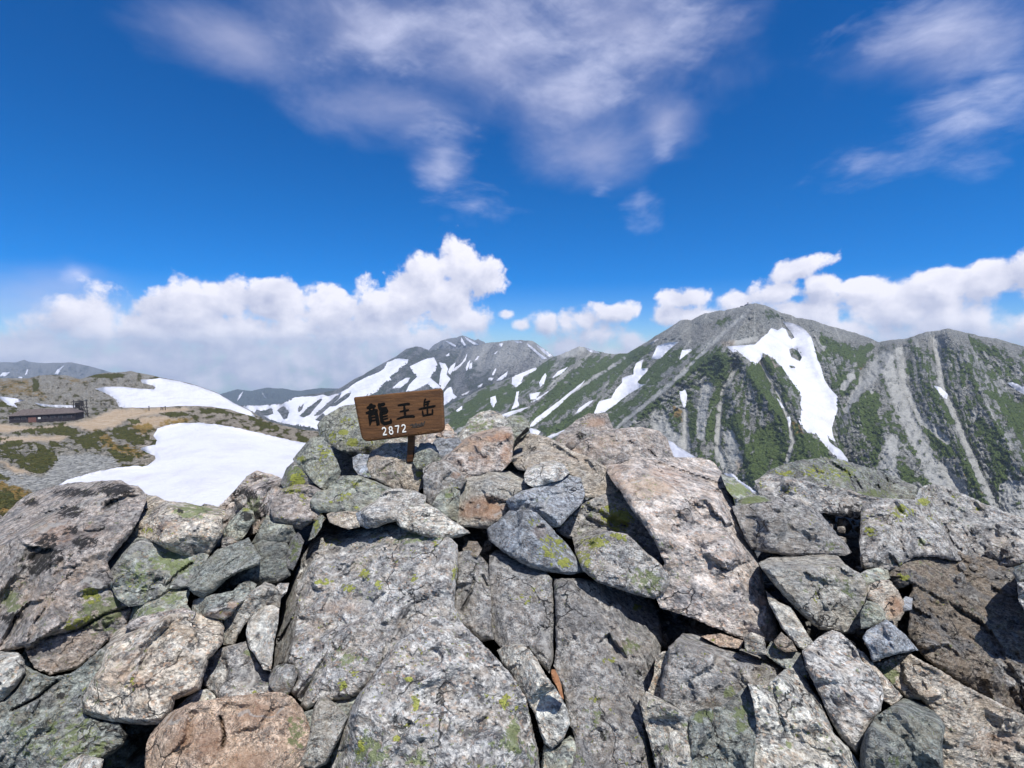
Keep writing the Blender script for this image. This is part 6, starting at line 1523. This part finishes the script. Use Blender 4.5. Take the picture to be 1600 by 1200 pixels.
def on_board(u, v, w=0.0):
    """u, v in 0..1 from the top left corner, w metres proud of the face"""
    p = (C['tl'] * (1 - u) + C['tr'] * u) * (1 - v) + (C['bl'] * (1 - u) + C['br'] * u) * v
    return p + NRM * w - sign_base


BW = np.linalg.norm(C['tr'] - C['tl']); BH_ = np.linalg.norm(C['bl'] - C['tl'])


def board():
    r = 0.030
    out = []
    for cx, cy, a0 in ((r, r, 180), (BW - r, r, 270), (BW - r, BH_ - r, 0), (r, BH_ - r, 90)):
        rr = r if cy > BH_ / 2 else r * 0.35
        ccx = rr if cx < BW / 2 else BW - rr; ccy = rr if cy < BH_ / 2 else BH_ - rr
        for k in range(5):
            a = R(a0 + 90 * k / 4)
            out.append((ccx + rr * math.cos(a), ccy + rr * math.sin(a)))
    out = resample(np.array(out) * 1000, 12.0, 3.0, 0.8) / 1000
    P, F = fill(out * 1000, 9.0)
    P = P / 1000
    e = seg_dist(P, out)
    grain = fbm(np.stack([P[:, 0] * 8, (P[:, 1] + 0.09 * P[:, 0]) * 150, P[:, 0] * 0], -1), 3, 0.6)
    front = np.array([on_board(x / BW, y / BH_, 0.0012 * g - 0.004 * (1 - smooth01(ee / 0.006))) for (x, y), g, ee in zip(P, grain, e)])
    back = np.array([on_board(x / BW, y / BH_, -0.030) for x, y in P])
    rim = []
    for q in out:
        rim.append(int(np.argmin(((P - q) ** 2).sum(1))))
    rim = [v for i, v in enumerate(rim) if v != rim[i - 1]]
    n = len(P); F = F.tolist(); F += [f[::-1] for f in (np.array(F) + n).tolist()]
    for i in range(len(rim)):
        a, b = rim[i], rim[(i + 1) % len(rim)]
        F.append((a, a + n, b + n, b))
    o = mesh_from('board', np.concatenate([front, back]), F, MAT_WOOD, False)
    link(o, sign)


board()
u0, u1 = 0.545, 0.625
pw = BW * 0.036
top = on_board(0.58, 0.93, -0.034); bot = ray(640, 722) * 2.64 + (0, 0, EYE) - sign_base
ax = unit(C['tr'] - C['tl'])
pv = []
for p_, s_ in ((top, 1.0), (bot, 0.95)):
    for dx_, dy_ in ((-1, 0.0), (1, 0.0), (1, 1.0), (-1, 1.0)):
        pv.append(p_ + ax * dx_ * pw * s_ - NRM * dy_ * 0.035)
po = mesh_from('post', np.array(pv), [(0, 1, 2, 3), (4, 7, 6, 5), (0, 4, 5, 1), (1, 5, 6, 2), (2, 6, 7, 3), (3, 7, 4, 0)], MAT_POST, False)
mdp = po.modifiers.new('bevel', 'BEVEL'); mdp.width = 0.003; mdp.segments = 2
link(po, sign)


def strokes(name, cx, cy, w, h, lines, mat, proud=0.0022, parent=None):
    """brush strokes: each line is [(x, y, width), ...] in a 0..10 box (y down), widths in the same unit"""
    V, F = [], []
    for L in lines:
        pts = []
        L = np.array(L, float)
        for a, b in zip(L[:-1], L[1:]):
            for k in range(4): pts.append(a + (b - a) * k / 4)
        pts.append(L[-1]); pts = np.array(pts)
        d = np.gradient(pts[:, :2], axis=0); d /= np.maximum(np.linalg.norm(d, axis=1), 1e-6)[:, None]
        nn = np.stack([-d[:, 1], d[:, 0]], -1)
        k0 = len(V)
        # rounded ends
        for i, (p, q) in enumerate(zip(pts, nn)):
            ww = p[2] * 0.5 * (0.55 if i in (0, len(pts) - 1) else 1.0)
            for s, lv in ((-1, 0.0), (-0.75, 1.0), (0.75, 1.0), (1, 0.0)):
                x, y = p[:2] + q * ww * s
                V.append(on_board((cx + (x - 5) / 10 * w), (cy + (y - 5) / 10 * h), 0.0006 + (proud if lv else -0.0022)))
        for i in range(len(pts) - 1):
            for j in range(3):
                a = k0 + i * 4 + j; F.append((a, a + 1, a + 5, a + 4))
        F.append((k0, k0 + 3, k0 + 2, k0 + 1)); e0 = k0 + (len(pts) - 1) * 4; F.append((e0, e0 + 1, e0 + 2, e0 + 3))
    return link(mesh_from(name, np.array(V), F, mat, False), parent or sign)


T = 1.6
RYU = [  # dragon
    [(2.6, 0.3, T), (2.9, 1.2, T)], [(0.9, 1.9, T), (4.6, 1.4, T)], [(1.8, 2.4, .8), (2.2, 3.3, .8)], [(3.8, 2.0, .8), (3.3, 3.2, .9)], [(0.2, 4.1, T), (5.1, 3.3, T * 1.1)],
    [(1.5, 4.8, T), (1.5, 7.2, T), (0.9, 9.4, .6)], [(1.5, 5.0, .9), (4.3, 4.6, T), (4.3, 9.4, T), (3.6, 9.1, .5)], [(1.7, 6.2, .7), (4.1, 6.0, .7)], [(1.7, 7.5, .7), (4.1, 7.3, .7)],
    [(6.0, 0.5, T), (6.1, 3.0, T), (8.9, 2.7, .9)], [(6.2, 1.3, T), (8.4, 1.0, T)], [(6.1, 4.1, T), (8.7, 3.7, T), (8.6, 5.0, .9)], [(6.2, 5.3, .8), (8.6, 5.0, .8)],
    [(6.1, 4.0, T), (6.1, 8.5, T), (7.0, 9.3, T), (9.6, 9.0, T), (9.8, 7.6, .6)], [(6.6, 6.4, .7), (8.8, 6.1, .7)], [(6.6, 7.5, .7), (8.8, 7.2, .7)]]
OU = [[(1.8, 1.2, 1.3), (7.0, 0.9, 1.5), (8.0, 1.3, 1.0)], [(5.0, 1.3, 1.3), (4.9, 8.0, 1.5)], [(2.4, 4.9, 1.0), (7.2, 4.4, 1.4)], [(0.3, 8.9, 1.0), (4.5, 8.0, 1.4), (8.8, 8.3, 1.7), (9.8, 8.9, 1.0)]]
TAKE = [[(4.6, 0.2, 1.3), (3.6, 1.6, .9)], [(3.6, 1.7, 1.0), (3.4, 4.4, 1.1)], [(3.7, 2.1, .9), (7.0, 1.7, 1.2)], [(5.4, 2.2, .9), (5.4, 4.4, 1.0)], [(3.6, 3.3, .7), (6.4, 3.0, .8)], [(0.2, 5.3, 1.0), (5.0, 4.8, 1.3), (9.8, 4.5, 1.3)],
        [(5.0, 5.2, 1.1), (5.0, 8.4, 1.2)], [(2.2, 6.2, 1.0), (2.4, 8.9, 1.1), (7.8, 8.5, 1.1)], [(7.9, 6.0, 1.1), (7.8, 8.9, 1.1)]]
strokes('character', 0.245, 0.435, 0.285, 0.53, RYU, MAT_INK)
strokes('character', 0.555, 0.440, 0.225, 0.40, OU, MAT_INK)
strokes('character', 0.815, 0.415, 0.205, 0.44, TAKE, MAT_INK)


def oval(cx, cy, rx, ry, w):
    return [(cx + rx * math.cos(a), cy + ry * math.sin(a), w) for a in np.linspace(-math.pi / 2, 1.5 * math.pi, 13)]


DW = 1.9
TWO = [[(1.6, 2.6, DW), (3.0, 0.9, DW), (6.2, 0.8, DW), (7.9, 2.6, DW), (7.0, 4.8, DW), (4.2, 7.0, DW), (1.6, 9.0, DW), (8.8, 9.0, DW)]]
EIGHT = [oval(5, 2.9, 2.6, 2.1, DW * .9), oval(5, 7.2, 3.2, 2.3, DW * .9)]
SEVEN = [[(1.2, 1.0, DW), (8.6, 0.9, DW), (6.2, 5.0, DW), (4.6, 9.3, DW)]]
for i_, dg in enumerate((TWO, EIGHT, SEVEN, TWO)):
    strokes('digit', 0.285 + 0.078 * i_, 0.835 - 0.004 * i_, 0.066, 0.19, dg, MAT_WHITE, 0.0026)
strokes('scrawl', 0.685, 0.775, 0.19, 0.16, [[(0.2, 5.5, 1.6), (1.8, 3.2, 1.4), (2.6, 7.6, 1.5), (4.2, 2.4, 1.4), (4.2, 7.4, 1.5), (5.8, 4.0, 1.4), (6.4, 7.8, 1.3), (7.8, 2.6, 1.4), (8.4, 7.2, 1.3), (9.8, 1.2, 1.0)],
                                             [(1.0, 7.6, 1.3), (4.6, 8.6, 1.3), (9.0, 6.6, 1.2)]], MAT_SCRAWL, 0.0015)

# wooden splinter left in the crack
MAT_SPLINTER = wood_material('splintered_wood', (0.52, 0.26, 0.13), (0.34, 0.15, 0.07))
so = [(861, 1050), (862, 1046), (867, 1046), (872, 1055), (877, 1070), (881, 1093), (876, 1088), (870, 1072), (863, 1062)]
P_, F_ = fill(resample(so, 2.5, 1.0, 0.3), 2.5)
Dp = plane_depth(870, 1070) - 0.16
fr = ray(P_[:, 0], P_[:, 1]) * (Dp - 0.02 * np.cos((P_[:, 0] - 868 - (P_[:, 1] - 1070) * 0.35) / 5.0))[:, None] + (0, 0, EYE)
bk_ = ray(P_[:, 0], P_[:, 1]) * (Dp + 0.02) + (0, 0, EYE)
n_ = len(P_); e_ = seg_dist(P_, resample(so, 2.5, 1.0, 0.3)); rim_ = [i for i in np.where(e_ < 1e-3)[0]]
cc_ = P_.mean(0); eo = resample(so, 2.5, 1.0, 0.3); rim_ = [int(np.argmin(((P_ - q) ** 2).sum(1))) for q in eo]; rim_ = [v for i, v in enumerate(rim_) if v != rim_[i - 1]]
FF = F_.tolist() + [f[::-1] for f in (F_ + n_).tolist()] + [(rim_[i], rim_[i] + n_, rim_[(i + 1) % len(rim_)] + n_, rim_[(i + 1) % len(rim_)]) for i in range(len(rim_))]
tag(link(mesh_from('wood_splinter', np.concatenate([fr, bk_]), FF, MAT_SPLINTER, False, origin=fr.mean(0))), 'thin orange brown wood splinter stuck in the vertical crack', 'splinter')

# ------------------------------------------------------------------ hut on the ridge (local frame: x along the front, y away, z up)
MAT_HUTWALL = flat_material('dark_tarred_boards', (0.050, 0.044, 0.052), 0.9, 0.35, 1.2)
MAT_HUTROOF = flat_material('grey_brown_metal_roof', (0.115, 0.095, 0.090), 0.7, 0.25, 1.5)
MAT_HUTDOOR = flat_material('reddish_door_boards', (0.20, 0.10, 0.085), 0.8, 0.2, 2.0)
MAT_HUTWIN = flat_material('dusty_window', (0.035, 0.035, 0.045), 0.3, 0.2, 1.0, 0.5)
MAT_HUTTRIM = flat_material('worn_window_boards', (0.13, 0.115, 0.12), 0.8, 0.2, 1.5)


def on_hill(px_, py_):
    h = hill.hit(np.array([[px_, py_]], float))[0]
    return h


pa = on_hill(14.5, 661.5); pb = on_hill(117.5, 657.0)
HS = pa[1] / 245.0                                       # everything on the ridge is sized for this distance
pb[2] = max(pb[2], pa[2] + 0.2)
HL = float(np.hypot(*(pb - pa)[:2])); hrz = math.atan2(pb[1] - pa[1], pb[0] - pa[0])
slope = (pb[2] - pa[2]) / HL
hut = empty('mountain_hut', Vector(pa), hrz)
HL /= HS; hut.scale = (HS, HS, HS)
tag(hut, 'long low dark wooden mountain hut with a grey roof on the ridge', 'hut')
sl = lambda x, y, z: (x, y, z + slope * x)
H0 = 3.6
solid('wall', [(0, HL, 0, 8, -3.0, H0)], MAT_HUTWALL, hut, sl)
rv = [(-0.5, -0.5, H0), (HL + 0.5, -0.5, H0 + 0.3), (HL + 0.3, 8.5, H0), (-0.5, 8.5, H0), (3.5, 4.0, H0 + 2.6), (HL - 3.2, 4.0, H0 + 2.5),
      (-0.5, -0.5, H0 - 0.25), (HL + 0.5, -0.5, H0 + 0.02), (HL + 0.3, 8.5, H0 - 0.25), (-0.5, 8.5, H0 - 0.25)]
rv = [sl(*v) for v in rv]
link(mesh_from('roof', rv, [(0, 1, 5, 4), (1, 2, 5), (2, 3, 4, 5), (3, 0, 4), (0, 6, 7, 1), (1, 7, 8, 2), (2, 8, 9, 3), (3, 9, 6, 0), (6, 9, 8, 7)], MAT_HUTROOF, False), hut)
for x in np.linspace(3.2, HL - 4.0, 12):
    k = (x - HL / 2) / (HL / 2)
    solid('roof_seam', [(x - 0.06, x + 0.06, -0.45, 3.4, 0, 0)], MAT_HUTROOF, hut, None)
    so_ = bpy.context.scene.collection.objects[-1] if False else None
for o in [o for o in hut.children if o.name.startswith('roof_seam')]:
    me = o.data
    for v in me.vertices:
        yy = v.co.y; base = H0 + 2.55 * (yy + 0.5) / 4.5 + slope * v.co.x
        v.co.z = base + (0.09 if v.index >= 4 else -0.02)
solid('door', [(7.6, 10.8, -0.08, 0.05, 0.0, 2.6)], MAT_HUTDOOR, hut, sl)
for x in (2.2, 4.9, 13.4, 16.6, 19.8, 23.4, 27.6):
    if x + 2.0 > HL: continue
    w = solid('window', [(x, x + 2.0, -0.10, 0.02, 1.5, 2.7)], MAT_HUTTRIM, hut, sl)
    solid('pane', [(x + 0.18, x + 1.82, -0.12, -0.06, 1.65, 2.55)], MAT_HUTWIN, w, sl)
solid('white_notice', [(11.6, 12.7, -0.14, -0.05, 1.5, 2.4)], MAT_WHITE, hut, sl)

# lattice mast with dark boards right of the hut
MAT_MAST = flat_material('dark_weathered_timber', (0.050, 0.046, 0.050), 0.9, 0.3, 1.5)
MAT_TANK = flat_material('pale_grey_box', (0.42, 0.44, 0.42), 0.7, 0.1, 1.0)
mb_ = on_hill(127, 651.5)
mast = empty('lattice_mast', Vector(mb_))
mast.scale = (HS * 1.1,) * 3
tag(mast, 'dark timber lattice mast with a leaning stay beside the hut', 'mast')


def bar(name, a, b, r, mat, parent):
    a, b = Vector(a), Vector(b); d = (b - a).normalized(); u = d.orthogonal().normalized(); v = d.cross(u)
    V = [p + u * (r * math.cos(t)) + v * (r * math.sin(t)) for p in (a, b) for t in (0.4, 2.0, 3.6, 5.2)]
    F = [(0, 1, 5, 4), (1, 2, 6, 5), (2, 3, 7, 6), (3, 0, 4, 7), (3, 2, 1, 0), (4, 5, 6, 7)]
    return link(mesh_from(name, [tuple(p) for p in V], F, mat, False), parent)


for sx, sy in ((-2.6, -1.5), (2.0, -1.5), (-2.6, 1.5), (2.0, 1.5)):
    bar('leg', (sx, sy, -2.5), (sx * 0.72, sy, 8.2), 0.22, MAT_MAST, mast)
for z in (1.0, 2.6, 4.2, 5.8, 7.4):
    for y in (-1.5, 1.5):
        bar('rail', (-2.9, y, z), (2.3, y, z + 0.2), 0.16, MAT_MAST, mast)
for a, b in (((-2.5, -1.5, 1), (1.8, -1.5, 4.2)), ((1.9, -1.5, 1), (-2.3, -1.5, 4.2)), ((-2.2, -1.5, 4.2), (1.6, -1.5, 7.4)), ((1.7, 1.5, 4.2), (-2.0, 1.5, 7.4))):
    bar('brace', a, b, 0.13, MAT_MAST, mast)
bar('stay', (1.6, -1.5, 7.6), (4.8, -1.6, -0.4), 0.16, MAT_MAST, mast)
for (x0, x1, z0, z1) in ((-2.4, -0.2, 4.4, 6.9), (-0.6, 1.4, 1.4, 4.0), (-2.6, -1.0, 0.2, 2.2), (0.2, 1.5, 5.0, 7.6)):
    solid('board', [(x0, x1, -0.4, 0.0, z0, z1)], MAT_MAST, mast)
tb = on_hill(122.5, 653.0)
tank = empty('water_tank', Vector(tb)); tank.scale = (HS,) * 3; tag(tank, 'small pale grey box in front of the lattice mast', 'tank')
solid('tank_body', [(-1.6, 1.6, 0, 2.0, -0.6, 1.5)], MAT_TANK, tank); solid('lid', [(-1.7, 1.7, -0.1, 2.1, 1.5, 1.65)], MAT_TANK, tank)


def post(px_, py_, d, h, lean, label):
    p = on_hill(px_, py_)
    e_ = empty('trail_post', Vector(p)); e_.scale = (p[1] / d,) * 3
    tag(e_, label, 'post', 'posts beside the path on the ridge')
    bar('shaft', (0, 0, -0.8), (lean, 0, h), 0.20, MAT_MAST, e_)
    bar('cap', (lean - 0.25, -0.02, h), (lean + 0.25, -0.02, h + 0.05), 0.16, MAT_MAST, e_)


post(233, 642, 235, 2.0, 0.0, 'lone upright dark post beside the path at the snow edge')
post(251, 641, 235, 1.3, 0.3, 'leftmost of the short leaning posts on the ridge')
post(255, 641, 236, 1.1, -0.2, 'middle one of the short leaning posts on the ridge')
post(258, 641, 235, 1.7, 0.15, 'rightmost and tallest of the short leaning posts on the ridge')

# hut on the summit of the right-hand peak
MAT_PEAKHUT = flat_material('dark_blue_hut_walls', (0.035, 0.04, 0.075), 0.8, 0.2, 0.3)
ps = ray(1170, 479.0) * 1760 + (0, 0, EYE)
ph = empty('summit_hut', Vector(ps)); tag(ph, 'tiny dark hut on the very top of the right hand peak', 'hut')
solid('wall', [(-9.5, 14.5, 0, 12, -6, 6.0)], MAT_PEAKHUT, ph)
solid('annex', [(-25, -9.6, 1, 10, -8, 2.4)], MAT_PEAKHUT, ph)
link(mesh_from('roof', [(-10.5, -1, 6), (16, -1, 5.2), (16, 13, 5.2), (-10.5, 13, 6), (-3.5, 6, 10.2), (8, 6, 10.0)], [(0, 1, 5, 4), (1, 2, 5), (2, 3, 4, 5), (3, 0, 4), (0, 3, 2, 1)], MAT_PEAKHUT, False), ph)
ch = solid('chimney', [(-1.8, 0.2, 5, 7, 8, 13.2)], MAT_PEAKHUT, ph)
solid('cowl', [(-2.6, 1.0, 4.6, 7.4, 13.2, 14.2)], MAT_PEAKHUT, ph)

# ------------------------------------------------------------------ mountain air
HAZE_DENSITY = 8.5e-5
TOP_Z = max(max((o.matrix_world @ v.co).z for v in o.data.vertices) for o in bpy.context.scene.objects if o.type == 'MESH' and o.name.startswith(('mountain', 'hillside', 'wall', 'roof', 'cowl')))
TOP_Z = max(TOP_Z, 20.0) + 25.0
hz = solid('haze', [(-8200, 8200, -60, 8100, -1200.0, TOP_Z)], None)
hz.data.materials.clear()
hm = bpy.data.materials.new('thin_mountain_haze'); hm.use_nodes = True
HN = NT(hm.node_tree)
pvn = HN.n('ShaderNodeVolumePrincipled')
pvn.inputs['Color'].default_value = (0.68, 0.82, 1.0, 1.0)
pvn.inputs['Density'].default_value = HAZE_DENSITY
pvn.inputs['Anisotropy'].default_value = 0.0
ho = HN.n('ShaderNodeOutputMaterial'); HN.t.links.new(pvn.outputs[0], ho.inputs['Volume'])
hz.data.materials.append(hm)
tag(hz, kind='stuff')
